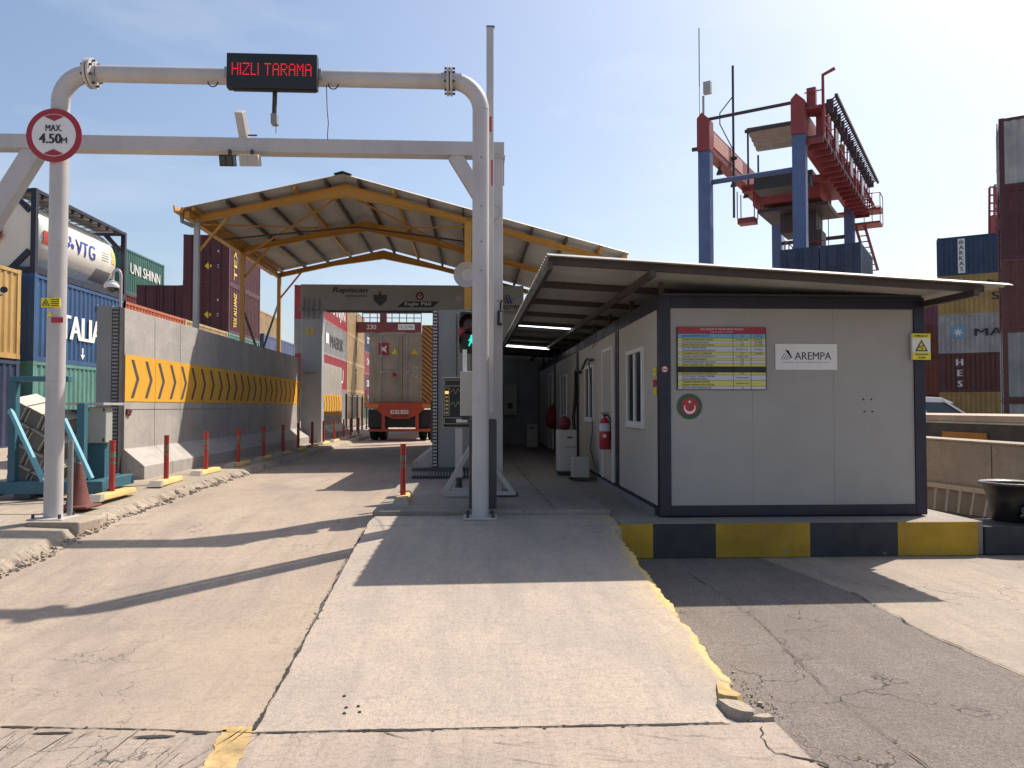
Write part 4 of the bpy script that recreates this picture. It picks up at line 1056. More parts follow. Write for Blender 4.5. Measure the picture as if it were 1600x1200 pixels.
for k, y in enumerate(YR):
    MB().box((-6.47, y-.06, .4), (-6.36, y+.06, sl(-6.42)-.2)).build('post', M['lgrey'] if k == 0 else M['yel'], r)
    MB().box((-.22, y-.08, .42), (-.06, y+.08, sl(-.14)-.2)).build('post', M['yel'], r)
    MB().bar((-6.40, y+.03, 5.2), (-5.7, y+.03, sl(-5.7)-.25), .05).build('knee_brace', M['yel'], r)
for (a, b) in (((-6.42, 21.6, 4.4), (-6.42, 25.5, 1.6)), ((-6.42, 25.5, 5.0), (-6.42, 22.2, 2.0)), ):
    MB().bar(a, b, .05).build('cross_brace', M['brown'], r)
m = MB()
for (x0, y0, x1, y1) in ((-6.3, 18.1, -3.1, 21.6), (-3.1, 18.1, -6.3, 21.6), (-3.0, 18.1, -.2, 21.6), (-.2, 18.1, -3.0, 21.6), (-6.3, 18.1, -.2, 18.15)):
    if y1-y0 < 1: continue
    m.bar((x0, y0, sl(x0)-.33), (x1, y1, sl(x1)-.33), .035)
m.build('roof_bracing', M['yel'], r)
m = MB(); m.tube([(-6.3, 19.6, 5.85), (-3.0, 19.8, 6.25), (-.2, 19.8, 5.9)], .022, 6); m.build('tie_rod', M['brown'], r)

# ================================================================= PIPE ARCH
AY = 8.72
pl = W(83, 810, Y=AY); pr = W(750.5, 800, Y=AY); zc = W(430, 121, Y=AY).z
r = thing('height_limit_arch', 'white round pipe arch spanning the lane entrance', 'height limit arch', (pl.x, AY, .40))
xl, xr = pl.x, pr.x; rad = .095; br = .34
def arc(cx, cz, a0, a1, n=9): return [(cx+br*math.cos(R(a0+(a1-a0)*k/n)), AY, cz+br*math.sin(R(a0+(a1-a0)*k/n))) for k in range(n+1)]
MB().tube([(xl, AY, .40), (xl, AY, zc-br)], rad, 28).build('left_pole', M['white'], r)
MB().tube([(xr, AY, .38), (xr, AY, zc-br)], rad, 28).build('right_pole', M['white'], r)
MB().tube(arc(xl+br, zc-br, 180, 90), rad, 28).tube([(xl+br, AY, zc), (xl+br+.02, AY, zc)], rad, 28).build('elbow', M['white'], r)
MB().tube(arc(xr-br, zc-br, 0, 90), rad, 28).build('elbow', M['white'], r)
fl = W(113, 112, Y=AY).x; fr_ = W(731, 130, Y=AY).x
MB().tube([(xl+br, AY, zc), (xr-br, AY, zc)], rad*.97, 28).build('cross_pipe', M['white'], r)
for x in (xl+br-.02, xr-br-.03):
    m = MB()
    for dx in (0, .04): m.lathe([(.165, 0), (.165, .026)], (x+dx-.02, AY, zc), (1, 0, 0), 28)
    m.build('flange', M['white'], r)
    m = MB()
    for k in range(8):
        a = R(22.5+45*k); m.tube([(x-.045, AY+.135*math.cos(a), zc+.135*math.sin(a)), (x+.075, AY+.135*math.cos(a), zc+.135*math.sin(a))], .014, 6)
    m.build('flange_bolts', M['brown'], r)
for x, z in ((xl, .395), (xr, .372)):
    m = MB().box((x-.19, AY-.19, z), (x+.19, AY+.19, z+.018)); m.build('base_plate', M['white'], r, bevel=.02)
    m = MB()
    for a, b in ((-1, -1), (1, -1), (1, 1), (-1, 1)): m.lathe([(.018, 0), (.018, .045)], (x+a*.14, AY+b*.14, z+.018), n=6)
    m.build('anchor_bolts', M['brown'], r)
for px in (335, 522):
    x = W(px, 118, Y=AY).x; m = MB().tube([(x-.055+.055*(1-math.cos(t))+0, AY-.05, zc-rad*.9-.055*math.sin(t)) for t in [k*math.pi/8 for k in range(9)]], .007, 5); m.build('cable_loop', M['black'], r)
x = W(154, 112, Y=AY).x; MB().tube([(x, AY-rad-.003+.0*k, zc+.08-.02*k) for k in range(9)], .004, 4).build('paint_scratch', M['dark'], r)
for z, wd in ((0.0, 0), ): pass
q = W(80, 473, Y=AY-.1); MB().box((q.x-.10, AY-.115, q.z-.05), (q.x+.10, AY-.098, q.z+.05)).build('yellow_sticker', M['signyel'], r)
def radiation(root, c, s, Yf):
    m = MB(); ou = [(c.x-s, c.z-s*.8), (c.x+s, c.z-s*.8), (c.x, c.z+s*.95)]
    inn = [(c.x-s*.72, c.z-s*.63), (c.x+s*.72, c.z-s*.63), (c.x, c.z+s*.66)]
    for i in range(3):
        j = (i+1) % 3; m.prism([(ou[i][0], Yf, ou[i][1]), (ou[j][0], Yf, ou[j][1]), (inn[j][0], Yf, inn[j][1]), (inn[i][0], Yf, inn[i][1])], (0, -.002, 0))
    for a0 in (60, 180, 300):
        pts = [(c.x+s*.1*math.cos(R(a0-25)), Yf, c.z-s*.18+s*.1*math.sin(R(a0-25)))]+[(c.x+s*.36*math.cos(R(a0-30+12*k)), Yf, c.z-s*.18+s*.36*math.sin(R(a0-30+12*k))) for k in range(6)]+[(c.x+s*.1*math.cos(R(a0+25)), Yf, c.z-s*.18+s*.1*math.sin(R(a0+25)))]
        m.prism(pts, (0, -.002, 0))
    return m.build('radiation_symbol', M['ink'], root)
radiation(r, Vector((q.x-.05, 0, q.z)), .042, AY-.117)
m = MB()
for k in range(4): m.box((q.x+.005, AY-.118, q.z+.03-k*.022), (q.x+.09, AY-.116, q.z+.038-k*.022))
m.build('sticker_text', M['ink'], r)
q = W(78, 490, Y=AY-.1); MB().prism([(q.x-.03, AY-.1, q.z-.03), (q.x+.03, AY-.1, q.z-.03), (q.x, AY-.1, q.z+.03)], (0, -.003, 0)).build('yellow_sticker', M['signyel'], r)
q = W(90, 500, Y=AY-.1); MB().box((q.x-.065, AY-.108, q.z-.03), (q.x+.06, AY-.1, q.z+.03)).build('red_sticker', M['red'], r)
MB().tube([(xl+.115, AY+.12, .40), (xl+.115, AY+.12, 1.25)], .03, 10).build('side_conduit', M['grey'], r)
# screws on pole
m = MB()
for py in (250, 325, 380, 425): q = W(752, py, Y=AY); m.lathe([(.008, 0), (.008, .006)], (q.x, AY-rad+.001, q.z), (0, -1, 0), 6)
m.build('rivets', M['dark'], r)

m = MB()
for px in (154, 690, 720): x = W(px, 118, Y=AY).x; m.lathe([(rad*.985, 0), (rad*.995, .004), (rad*.985, .008)], (x, AY, zc), (1, 0, 0), 28)
for z in (1.9, 3.4): m.lathe([(rad, 0), (rad*1.012, .004), (rad, .009)], (xl, AY, z), n=28).lathe([(rad, 0), (rad*1.012, .004), (rad, .009)], (xr, AY, z+.3), n=28)
m.build('weld_seams', M['lgrey'], r)
# round MAX 4.50 sign on the left pole
q = W(84, 211, Y=AY-.13); rr = 43/1200*8.3
r = thing('height_sign', 'round red rimmed sign reading MAX. 4.50M on the left pole', 'road sign', (q.x, AY-.13, q.z))
c0 = Vector((q.x, AY-.115, q.z)); nY = Vector((0, -1, 0))
MB().lathe([(rr, 0), (rr, .012)], c0, nY, 56).build('red_rim', M['deepred'], r)
MB().lathe([(rr*.79, 0), (rr*.79, .002)], c0+nY*.0125, nY, 56).build('white_face', M['whitep'], r)
yy = c0.y-.016
for s in (1, -1):
    pts = [(c0.x, yy, c0.z+s*rr*.52)]+[(c0.x+rr*.77*math.sin(R(a)), yy, c0.z+s*rr*.77*math.cos(R(a))) for a in (-27, -18, -9, 0, 9, 18, 27)]
    MB().prism(pts, (0, -.002, 0)).build('red_wedge', M['deepred'], r)
text('lettering', 'MAX.', (c0.x, yy-.001, c0.z+rr*.26), (1, 0, 0), (0, 0, 1), rr*.24, M['ink'], r, width=rr*.58, bold=.02)
text('lettering', '4.50', (c0.x-rr*.12, yy-.001, c0.z-rr*.13), (1, 0, 0), (0, 0, 1), rr*.36, M['ink'], r, width=rr*.78, bold=.04)
text('lettering', 'M', (c0.x+rr*.38, yy-.001, c0.z-rr*.20), (1, 0, 0), (0, 0, 1), rr*.22, M['ink'], r, width=rr*.2, bold=.02)
MB().box((c0.x-.06, c0.y+.0, c0.z-.2), (c0.x+.06, AY-.0, c0.z-.15)).box((c0.x-.06, c0.y, c0.z+.15), (c0.x+.06, AY, c0.z+.2)).build('clamp', M['steel'], r)

# LED sign
a = W(354, 82, Y=8.52); b = W(495, 139, Y=8.52)
r = thing('led_sign', 'black LED display with red dot letters hanging on the arch pipe', 'LED sign', ((a.x+b.x)/2, 8.6, b.z))
hb = MB().box((a.x, 8.52, b.z), (b.x, 8.62, a.z)); hb.build('housing', M['black'], r, bevel=.006)
MB().box((a.x-.05, 8.60, zc-.05), (a.x+.1, 8.63, zc+.06)).box((b.x-.1, 8.60, zc-.05), (b.x+.03, 8.63, zc+.06)).build('bracket', M['steel'], r)
MB().box((a.x+.06, 8.54, b.z-.015), (b.x-.02, 8.60, b.z)).build('bottom_rail', M['black'], r)
FONT = {'H': ('10001', '10001', '10001', '11111', '10001', '10001', '10001'), 'I': ('1', '1', '1', '1', '1', '1', '1'), 'Z': ('11111', '00001', '00010', '00100', '01000', '10000', '11111'),
        'L': ('1000', '1000', '1000', '1000', '1000', '1000', '1111'), 'T': ('11111', '00100', '00100', '00100', '00100', '00100', '00100'), 'A': ('01110', '10001', '10001', '11111', '10001', '10001', '10001'),
        'R': ('11110', '10001', '10001', '11110', '10100', '10010', '10001'), 'M': ('10001', '11011', '10101', '10101', '10001', '10001', '10001'), ' ': ('00',)*7}
msg = 'HIZLI TARAMA'; cols = sum(len(FONT[ch][0])+1 for ch in msg)-1
x0 = W(363, 105, Y=8.52).x; x1 = W(486, 108, Y=8.52).x; dx = (x1-x0)/(cols-1); zt_ = W(430, 100, Y=8.52).z; dzz = (zt_-W(430, 117, Y=8.52).z)/6
m = MB(); cx = 0
for ch in msg:
    g_ = FONT[ch]
    for rr_, row in enumerate(g_):
        for k, bit in enumerate(row):
            if bit == '1': m.lathe([(min(dx, dzz)*.46, 0), (min(dx, dzz)*.3, .006)], (x0+(cx+k)*dx, 8.519, zt_-rr_*dzz), (0, -1, 0), 6)
    cx += len(g_[0])+1
m.build('dot_matrix', M['led'], r)
q = W(430, 140, Y=8.66); q2 = W(430, 196, Y=8.66)
r = thing('hanging_pole', 'short rusty tube hanging below the LED sign', 'hanging tube', (q.x, 8.66, q2.z))
MB().tube([(q.x, 8.66, zc-.09), (q.x-.008, 8.66, q2.z+.1)], .026, 10).build('tube', M['brown'], r)
MB().box((q.x-.035, 8.60, q2.z), (q.x+.035, 8.70, q2.z+.12)).build('end_fitting', M['grey'], r, bevel=.01)
MB().tube([(q.x+.012, 8.66, q2.z), (q.x+.012, 8.66, q2.z-.09)], .004, 5).build('wire_tail', M['black'], r)
q = W(510, 137, Y=8.7)
tag(MB().tube([(q.x, 8.7, zc-.08), (q.x+.01, 8.7, q.z-.25), (q.x+.025, 8.7, q.z-.4), (q.x+.015, 8.7, q.z-.55), (q.x+.02, 8.7, q.z-.6)], .005, 5).build('hanging_wire', M['dark']), 'thin dark wire dangling from the arch pipe right of the LED sign', 'wire')

# ================================================================= SQUARE GANTRY
GY = 10.4
r = thing('square_gantry', 'white square section gantry with diagonal braces behind the pipe arch', 'gantry frame', (.3, GY, .42))
gx = W(788, 230, Y=GY).x; g0 = W(-30, 230, Y=GY).x; zT = W(785, 225, Y=GY).z; zB = W(785, 243, Y=GY).z
MB().box((g0-.3, GY, zB), (gx, GY+.22, zT+.03)).build('cross_beam', M['white'], r, bevel=.008)
MB().box((gx-.30, GY+.0, .42), (gx-.02, GY+.22, zB-.002)).build('post', M['white'], r, bevel=.008)
MB().box((g0-.3, GY, .42), (g0, GY+.22, zB-.002)).build('post', M['white'], r, bevel=.008)
MB().box((gx-.34, GY-.02, zB-.03), (gx+.01, GY+.24, zB-.002)).build('cap_plate', M['white'], r)
q = W(710, 243, Y=GY); q2 = W(757, 320, Y=GY)
MB().bar((q.x, GY+.11, zB+.02), (q2.x+.02, GY+.11, q2.z), .17, .19).build('diagonal_brace', M['white'], r)
q = W(52, 238, Y=GY); q2 = W(-40, 370, Y=GY)
MB().bar((q.x, GY+.11, zB+.05), (g0-.05, GY+.11, q2.z), .17, .24).build('diagonal_brace', M['white'], r)
q = W(741, 690, Y=GY-.1); q2 = W(692, 776, Y=GY-.25); q3 = W(775, 733, Y=GY-.1); q4 = W(804, 777, Y=GY-.25)
MB().bar((q.x, GY-.1, q.z), (q2.x, GY-.15, .46), .06).bar((q3.x, GY-.1, q3.z+.0), (q4.x, GY-.15, .46), .06).bar((q2.x, GY-.15, .475), (q4.x+.02, GY-.15, .475), .05, .05).bar((q2.x+.1, GY+.3, .475), (q4.x+.02, GY+.3, .475), .05, .05).build('foot_brace', M['white'], r)
MB().box((q4.x-.35, GY-.1, .425), (q4.x+.05, GY+.3, .47)).build('foot_tray', M['dark'], r)
MB().box((gx-.02, GY+.04, zT-.55), (gx, GY+.1, zT-.1)).build('bracket', M['lgrey'], r)
# dashed cable up the post
m = MB()
for k in range(30): q = W(765, 440+k*4.6, Y=GY); m.box((gx-.325, GY-.03, q.z), (gx-.30, GY, q.z+.02))
m.build('cable_ties', M['black'], r)
# things on the gantry
q = W(377, 206, Y=GY-.1)
r = thing('camera', 'white boxed surveillance camera standing on the gantry beam', 'camera', (q.x, GY, q.z))
MB().box((-.055, -.28, -.055), (.055, .10, .055), Matrix.Translation((q.x, GY+.0, q.z+.03)) @ Matrix.Rotation(R(-52), 4, 'X') @ Matrix.Rotation(R(12), 4, 'Y')).build('housing', M['white'], r, bevel=.008)
MB().box((q.x-.02, GY-.02, zT+.03), (q.x+.04, GY+.05, q.z-.02)).tube([(q.x+.06, GY, zT+.06), (q.x+.18, GY, zT+.06)], .012, 6).build('bracket', M['brown'], r)
for (px, mt, w_, lb) in ((356, 'black', 22, 'black floodlight under the gantry beam'), (391, 'boxl', 30, 'beige floodlight under the gantry beam, right of the black one')):
    q = W(px, 250, Y=GY-.1); hw = w_/2/1200*10
    r = thing('floodlight', lb, 'floodlight', (q.x, GY-.1, q.z))
    mt4 = Matrix.Translation((q.x, GY-.08, q.z)) @ Matrix.Rotation(R(18), 4, 'X')
    MB().box((-hw, -.10, -.075), (hw, .06, .075), mt4).build('housing', M[mt], r, bevel=.008)
    MB().box((-hw*.85, -.108, -.06), (-.012, -.101, .06), mt4).box((.012, -.108, -.06), (hw*.85, -.101, .06), mt4).build('lens', M['dark' if mt == 'black' else 'lgrey'], r)
    MB().box((q.x-.015, GY-.05, q.z+.06), (q.x+.015, GY+.02, zB+.01)).build('bracket', M['brown'], r)
q = W(782, 497, Y=GY)
r = thing('flood_lamp', 'small black flood lamp on the gantry post, pointing sideways', 'lamp', (q.x, GY-.1, q.z))
MB().box((q.x-.045, GY-.12, q.z-.10), (q.x+.025, GY-.005, q.z+.09)).build('housing', M['black'], r, bevel=.006)
MB().box((q.x-.01, GY-.126, q.z-.08), (q.x+.018, GY-.121, q.z+.07)).build('lens', M['lgrey'], r)
MB().tube([(q.x, GY-.03, q.z+.09), (q.x, GY-.03, q.z+.2), (q.x+.02, GY-.02, q.z+.24)], .012, 6).build('bracket', M['black'], r)
p0 = W(776, 470, Y=GY-.05); p1 = W(836, 452, Y=9.0)
tag(MB().tube([p0, p0.lerp(p1, .3)-Vector((0, 0, .05)), p0.lerp(p1, .6)-Vector((0, 0, .03)), p1], .005, 5).build('overhead_cable', M['black']), 'thin black cable strung from the gantry post to the cabin roof', 'cable')

# ================================================================= BARRIER
BY = 9.08
a = W(733, 655, Y=BY); b = W(776, 792, Y=BY)
r = thing('boom_barrier', 'dark barrier cabinet with its white arm raised upright behind the arch pole', 'barrier', ((a.x+b.x)/2, BY, .425))
MB().box((a.x, BY, .427), (b.x, BY+.3, a.z)).build('cabinet', M['dark'], r, bevel=.012)
q = W(766, 44, Y=BY-.06); q0 = W(765.5, 598, Y=BY-.06)
MB().box((q.x-.045, BY-.10, q0.z-.35), (q.x+.04, BY-.05, q.z)).build('arm', M['white'], r, bevel=.006)
MB().box((q.x-.047, BY-.103, q.z-.0), (q.x+.05, BY-.045, q.z+.012)).build('arm_cap', M['dark'], r)
q1 = W(766, 182, Y=BY-.1); q2 = W(766, 206, Y=BY-.1)
MB().box((q.x-.03, BY-.104, q2.z), (q.x+.015, BY-.1005, q1.z)).build('red_reflector', M['red'], r)

q1 = W(766, 250, Y=BY-.1); q2 = W(766, 290, Y=BY-.1)
MB().box((q.x+.012, BY-.104, q2.z), (q.x+.03, BY-.1005, q1.z)).build('red_reflector', M['red'], r)

# traffic light + mast group
TYL = 9.95
r = thing('traffic_light', 'black pedestrian style traffic light showing green behind the arch pole', 'traffic light', (.0, TYL, .425))
ct = W(733, 507, Y=TYL); cb = W(733, 533, Y=TYL)
MB().tube([(ct.x+.06, TYL+.12, .425), (ct.x+.06, TYL+.12, ct.z+.2)], .045, 14).build('pole', M['dark'], r)
m = MB().box((ct.x-.13, TYL, cb.z-.16), (ct.x+.13, TYL+.1, ct.z+.18)); m.build('housing', M['black'], r, bevel=.05)
for c_ in (ct, cb):
    MB().lathe([(.11, 0), (.125, .0), (.125, .02), (.105, .02)], (c_.x, TYL-.0, c_.z), (0, -1, 0), 26).build('lens_ring', M['black'], r)
    # hood
    m = MB(); 
    def hood(u, v, c_=c_): a = R(-20+220*u); return Vector((c_.x+.13*math.cos(a), TYL-.15*v, c_.z+.13*math.sin(a)))
    m.grid(hood, 20, 2, True); o = m.build('hood', M['black'], r, recalc=False); so = o.modifiers.new('s', 'SOLIDIFY'); so.thickness = .006
bp_ = W(718, 512, Y=TYL)
MB().lathe([(.095, 0), (.10, .02), (.08, .03), (0, .035)], (ct.x, TYL-.015, ct.z), (0, -1, 0), 24).build('red_lens', paint('lens_dark', (.05, .008, .015), .2, .1), r)
MB().lathe([(.095, 0), (.10, .02)], (cb.x, TYL-.015, cb.z), (0, -1, 0), 24).build('green_lens', M['black'], r)
MB().box((ct.x-.14, TYL-.03, (ct.z+cb.z)/2-.06), (ct.x-.05, TYL-.001, (ct.z+cb.z)/2+.05)).build('red_side_panel', M['deepred'], r)
# walking man
c0 = Vector((cb.x+.028, TYL-.04, cb.z)); m = MB()
m.lathe([(.016, 0), (.016, .004)], (c0.x+.004, c0.y, c0.z+.062), (0, -1, 0), 10)
for (x0, z0, x1, z1, wd) in ((0, .045, -.004, -.005, .03), (-.004, 0, -.03, -.065, .016), (0, 0, .03, -.06, .016), (0, .04, -.035, .0, .012), (.005, .04, .035, .005, .012)):
    m.bar((c0.x+x0, c0.y, c0.z+z0), (c0.x+x1, c0.y, c0.z+z1), wd, .004, up=(0, 1, 0))
m.build('green_man', M['ledg'], r)
# loudspeaker on the same spot, mounted to the gantry
q = W(733, 428, Y=10.1)
s_ = thing('loudspeaker', 'round grey horn loudspeaker above the traffic light', 'loudspeaker', (q.x, 10.1, q.z))
MB().lathe([(.03, 0), (.05, .08), (.09, .17), (.165, .24), (.17, .245), (.16, .235), (.085, .16)], (q.x+.02, 10.25, q.z), (-.25, -1, -.1), 30).build('horn', M['white'], s_)
MB().box((q.x, 10.2, q.z-.05), (q.x+.09, 10.39, q.z+.04)).build('driver', M['white'], s_)
q = W(770, 331, Y=10.28)
s_ = thing('loudspeaker', 'small pale disc loudspeaker high on the gantry post', 'loudspeaker', (q.x, 10.3, q.z))
MB().lathe([(.03, 0), (.08, .06), (.105, .08), (.10, .07)], (q.x, 10.385, q.z), (0, -1, 0), 24).build('horn', M['white'], s_)
# control box and information display
a = W(719, 580, Y=9.75); b = W(744, 650, Y=9.75)
r = thing('control_box', 'beige control box on the mast left of the arch pole', 'control box', ((a.x+b.x)/2, 9.8, b.z))
MB().box((a.x, 9.75, b.z), (b.x+.03, 9.9, a.z)).build('housing', M['offw'], r, bevel=.008)
MB().box((a.x+.02, 9.8, b.z-.05), (a.x+.12, 9.88, b.z)).build('cable_gland', M['dark'], r)
MB().box((a.x+.03, 9.8, a.z), (a.x+.085, 9.85, a.z+.28)).build('mounting_strip', M['whitep'], r)
a = W(691, 589, Y=10.9); b = W(737, 669, Y=10.9)
r = thing('display_panel', 'black signal display panel with pale outlines on a white leg', 'display panel', ((a.x+b.x)/2, 10.9, .425))
MB().box((a.x, 10.9, b.z), (b.x, 11.0, a.z)).build('panel', M['black'], r, bevel=.03)
m = MB(); cr = paint('outline_cream', (.55, .52, .40), .5, .1)
def outline(x0, z0, x1, z1, t=.006):
    m.box((x0, 10.893, z0), (x1, 10.899, z0+t)).box((x0, 10.893, z1-t), (x1, 10.899, z1)).box((x0, 10.8925, z0), (x0+t, 10.8985, z1)).box((x1-t, 10.8925, z0), (x1, 10.8985, z1))
outline(a.x+.008, b.z+.008, b.x-.008, a.z-.008, .008); outline(a.x+.03, a.z-.13, b.x-.02, a.z-.04); outline(a.x+.03, b.z+.06, b.x-.02, b.z+.15); outline(a.x+.03, b.z+.18, a.x+.10, a.z-.15)
zz0 = b.z+.2
for oz in (.30, .12):
    P_ = [(a.x+.11, oz), (a.x+.16, oz+.05), (a.x+.19, oz-.02), (a.x+.22, oz+.06), (a.x+.27, oz-.01), (a.x+.33, oz+.1), (b.x-.03, oz)]
    for (p1, p2) in zip(P_, P_[1:]): m.bar((p1[0], 10.896, zz0+p1[1]), (p2[0], 10.896, zz0+p2[1]), .006, .004)
m.build('outlines', cr, r)
MB().box((a.x+.04, 10.893, a.z-.24), (a.x+.09, 10.899, a.z-.20)).build('amber_lamp', M['leda'], r)
m = MB()
for k in range(5): m.box((a.x+.045, 10.893, a.z-.30-k*.055), (a.x+.085, 10.899, a.z-.27-k*.055))
m.build('keys', M['byel'], r)
MB().box((a.x+.2, 10.88, b.z+.08), (a.x+.36, 10.899, b.z+.13)).build('label_plate', M['whitep'], r)
q = W(717, 700, Y=10.95); MB().box((q.x-.05, 10.92, .425), (q.x+.05, 11.0, b.z)).build('leg', M['white'], r)
MB().lathe([(.06, 0), (.04, .15), (.05, .2)], (q.x, 10.9, .425), n=12).build('valve', M['dark'], r)

# ================================================================= DELINEATORS
r0 = thing('delineator_post', 'red delineator post on a yellow base on the pavement kerb', 'delineator', (-4.62, 10.1, .47), 0, 'red delineator posts on yellow bases')
m = MB().prism([(-.10, -.42, 0), (.10, -.42, 0), (.075, -.42, .075), (-.075, -.42, .075)], (0, .95, 0)); m.build('base', M['byel'], r0, world=False, bevel=.02)
m = MB().prism([(-.102, -.53, 0), (.102, -.53, 0), (.077, -.45, .077), (-.077, -.45, .077)], (0, .105, 0)); m.build('base_end', M['conc_end'], r0, world=False)
MB().tube([(0, 0, .07), (0, 0, .72)], .036, 18).build('post', M['orange'], r0, world=False)
MB().tube([(0, 0, .50), (0, 0, .58)], .0372, 18, False).tube([(0, 0, .42), (0, 0, .46)], .0372, 18, False).build('reflective_band', paint('band_grey_green', (.20, .18, .13), .6, .3), r0, world=False)
MB().lathe([(.039, 0), (.039, .015)], (0, 0, .71), n=18).build('cap', M['red'], r0, world=False)
ords = ['nearest', 'second', 'third', 'fourth', 'fifth', 'sixth', 'seventh', 'eighth', 'ninth', 'tenth', 'eleventh', 'twelfth', 'thirteenth']
r0['label'] = 'red delineator post nearest to the rusty cone on the left kerb'
for k in range(1, 13):
    dup(r0, (-4.62+random.uniform(-.03, .03), 10.1+1.75*k, .47), R(random.uniform(-4, 4)), 'red delineator post, %s in the row along the left kerb counted from the cone' % ords[k])
q = W(631, 779, Z=.425)
dd = dup(r0, (-.90, 9.9, .425), R(2), 'sunlit red delineator post standing alone on the middle island by the gantry')

# traffic cone
q = W(122, 793, Z=.44)
r = thing('traffic_cone', 'dirty dark red traffic cone beside the left arch pole', 'traffic cone', (q.x, q.y, .42))
MB().box((q.x-.19, q.y-.19, .44), (q.x+.19, q.y+.19, .47)).build('base', M['dred'], r, bevel=.012)
MB().lathe([(.145, 0), (.13, .02), (.035, .48), (.03, .5), (0, .5)], (q.x, q.y, .468), n=24).build('cone', M['dred'], r)

# teal rack with stacked boxes
RX, RYy = -6.55, 10.3
r = thing('steel_rack', 'teal steel rack holding stacked grey units at the left edge', 'steel rack', (RX, RYy, .45))
m = MB(); B0 = W(15, 760, Y=10.3).x; B1 = W(190, 760, Y=11.2).x; Z_ = .50
zr = W(40, 588, Y=10.3).z
m.box((B0-.6, 10.2, Z_), (B1+.2, 10.34, Z_+.16)).box((B0-.6, 11.25, Z_), (B1-.1, 11.39, Z_+.16)).box((B1-.15, 10.34, Z_), (B1-.0, 11.6, Z_+.14)).box((B0, 10.34, Z_), (B0+.14, 11.25, Z_+.16))
m.box((B0, 10.24, Z_+.16), (B0+.09, 10.34, zr-.07)).box((B0, 11.27, Z_+.16), (B0+.09, 11.37, zr)).box((B0-.0, 10.24, zr-.07), (B0+.75, 10.34, zr)).box((B0+.78, 10.40, Z_+.16), (B0+.88, 10.50, zr-.35))
m.build('frame', M['teal'], r, bevel=.006)
for (p, q) in (((16, 640), (68, 752)), ((100, 655), (143, 748))):
    a = W(*p, Y=10.22); b = W(*q, Y=10.12); MB().bar(a, b, .05, .05).build('diagonal_strut', M['lteal'], r)
MB().box((B0-.6, 10.22, Z_-.06), (B0-.3, 11.3, Z_)).box((B1-.9, 10.2, Z_-.06), (B1-.7, 10.34, Z_)).build('foot', M['dark'], r)
k = 0
for row in range(4):
    for col_ in range(3):
        a = W(20+col_*26+(row % 2)*4, 624+row*34+col_*13, Y=10.46)
        mt4 = Matrix.Translation(a) @ Matrix.Rotation(R(30+random.uniform(-4, 4)), 4, 'Y') @ Matrix.Rotation(R(9), 4, 'X')
        u_ = thing('stacked_unit', 'grey tilted metal unit in the teal rack, %s row from the top, %s' % (('first', 'second', 'third', 'fourth')[row], ('leftmost', 'middle', 'rightmost')[col_]), 'metal unit', tuple(a), 0, 'grey units tilted in the teal rack')
        MB().box((0, 0, -.22), (.235, .5, 0), mt4).build('body', M['boxg'], u_, bevel=.006)
        MB().box((-.008, -.014, .001), (.20, .5, .012), mt4).build('lid', M['boxl'], u_)
        MB().box((.02, -.012, -.20), (.034, -.002, -.02), mt4).box((.20, -.012, -.20), (.214, -.002, -.02), mt4).build('edge_strip', M['boxl'], u_)
# cabinet on teal stand
a = W(134, 636, Y=10.9); b = W(165, 692, Y=10.9)
r = thing('junction_cabinet', 'pale green grey junction cabinet on a teal stand by the wall end', 'cabinet', ((a.x+b.x)/2, 10.95, .5))
MB().box((a.x, 10.9, b.z), (b.x, 11.1, a.z)).build('housing', M['cab'], r, bevel=.012)
for x in (a.x+.03, b.x-.03):
    for z in (b.z+.04, a.z-.04): MB().box((x-.012, 10.893, z-.02), (x+.012, 10.8995, z+.02)).build('latch', M['dark'], r)
c_ = W(100, 629, Y=10.85); d_ = W(170, 633, Y=10.85); MB().box((c_.x, 10.7, d_.z), (d_.x, 11.3, c_.z)).build('rain_cover', M['lgrey'], r)
c_ = W(99, 640, Y=11.0); d_ = W(133, 690, Y=11.0); MB().prism([(c_.x, 11, d_.z), (c_.x+.2, 11, d_.z), (d_.x, 11, d_.z+.15), (d_.x, 11, c_.z-.1), (c_.x+.22, 11, c_.z), (c_.x, 11, c_.z)], (0, .2, 0)).build('side_housing', M['teal'], r)
c_ = W(150, 692, Y=11.0); MB().box((c_.x-.12, 11.0, .5), (c_.x+.12, 11.2, c_.z)).box((c_.x-.5, 11.05, .5), (c_.x-.38, 11.2, c_.z)).build('stand', M['teal'], r)

# cameras on the left
q = W(8, 455, Y=9.6)
r = thing('camera', 'white bullet surveillance camera at the left picture edge', 'camera', tuple(q))
MB().tube([(q.x-.15, 9.75, q.z+.01), (q.x+.04, 9.5, q.z)], .035, 14).build('body', M['whitep'], r)
MB().tube([(q.x+.04, 9.5, q.z), (q.x+.075, 9.455, q.z-.001)], .038, 14).build('lens_hood', M['black'], r)
MB().tube([(q.x-.12, 9.72, q.z-.01), (q.x-.5, 9.9, q.z-.1), (q.x-.5, 9.9, .45)], .03, 8).build('pole', M['dark'], r)
q = W(181, 450, Y=12.7)
r = thing('dome_camera', 'white dome surveillance camera hanging from a bent pipe at the wall end', 'camera', (q.x, 12.7, 3.27))
hx = W(189, 440, Y=12.6).x
arcp = [(hx-.065+.065*math.cos(t), 12.6, W(188, 432, Y=12.6).z+.11*math.sin(t)) for t in [k*math.pi/8 for k in range(9)]]
MB().tube([(hx, 12.6, 3.18)]+arcp+[(hx-.13, 12.6, W(181, 440, Y=12.6).z)], .022, 10).build('pole', M['white'], r)
zc_ = W(181, 447, Y=12.6).z
MB().lathe([(.13, -.03), (.13, .0), (.10, .06), (.03, .085)], (hx-.13, 12.6, zc_), n=22).build('shell', M['whitep'], r)
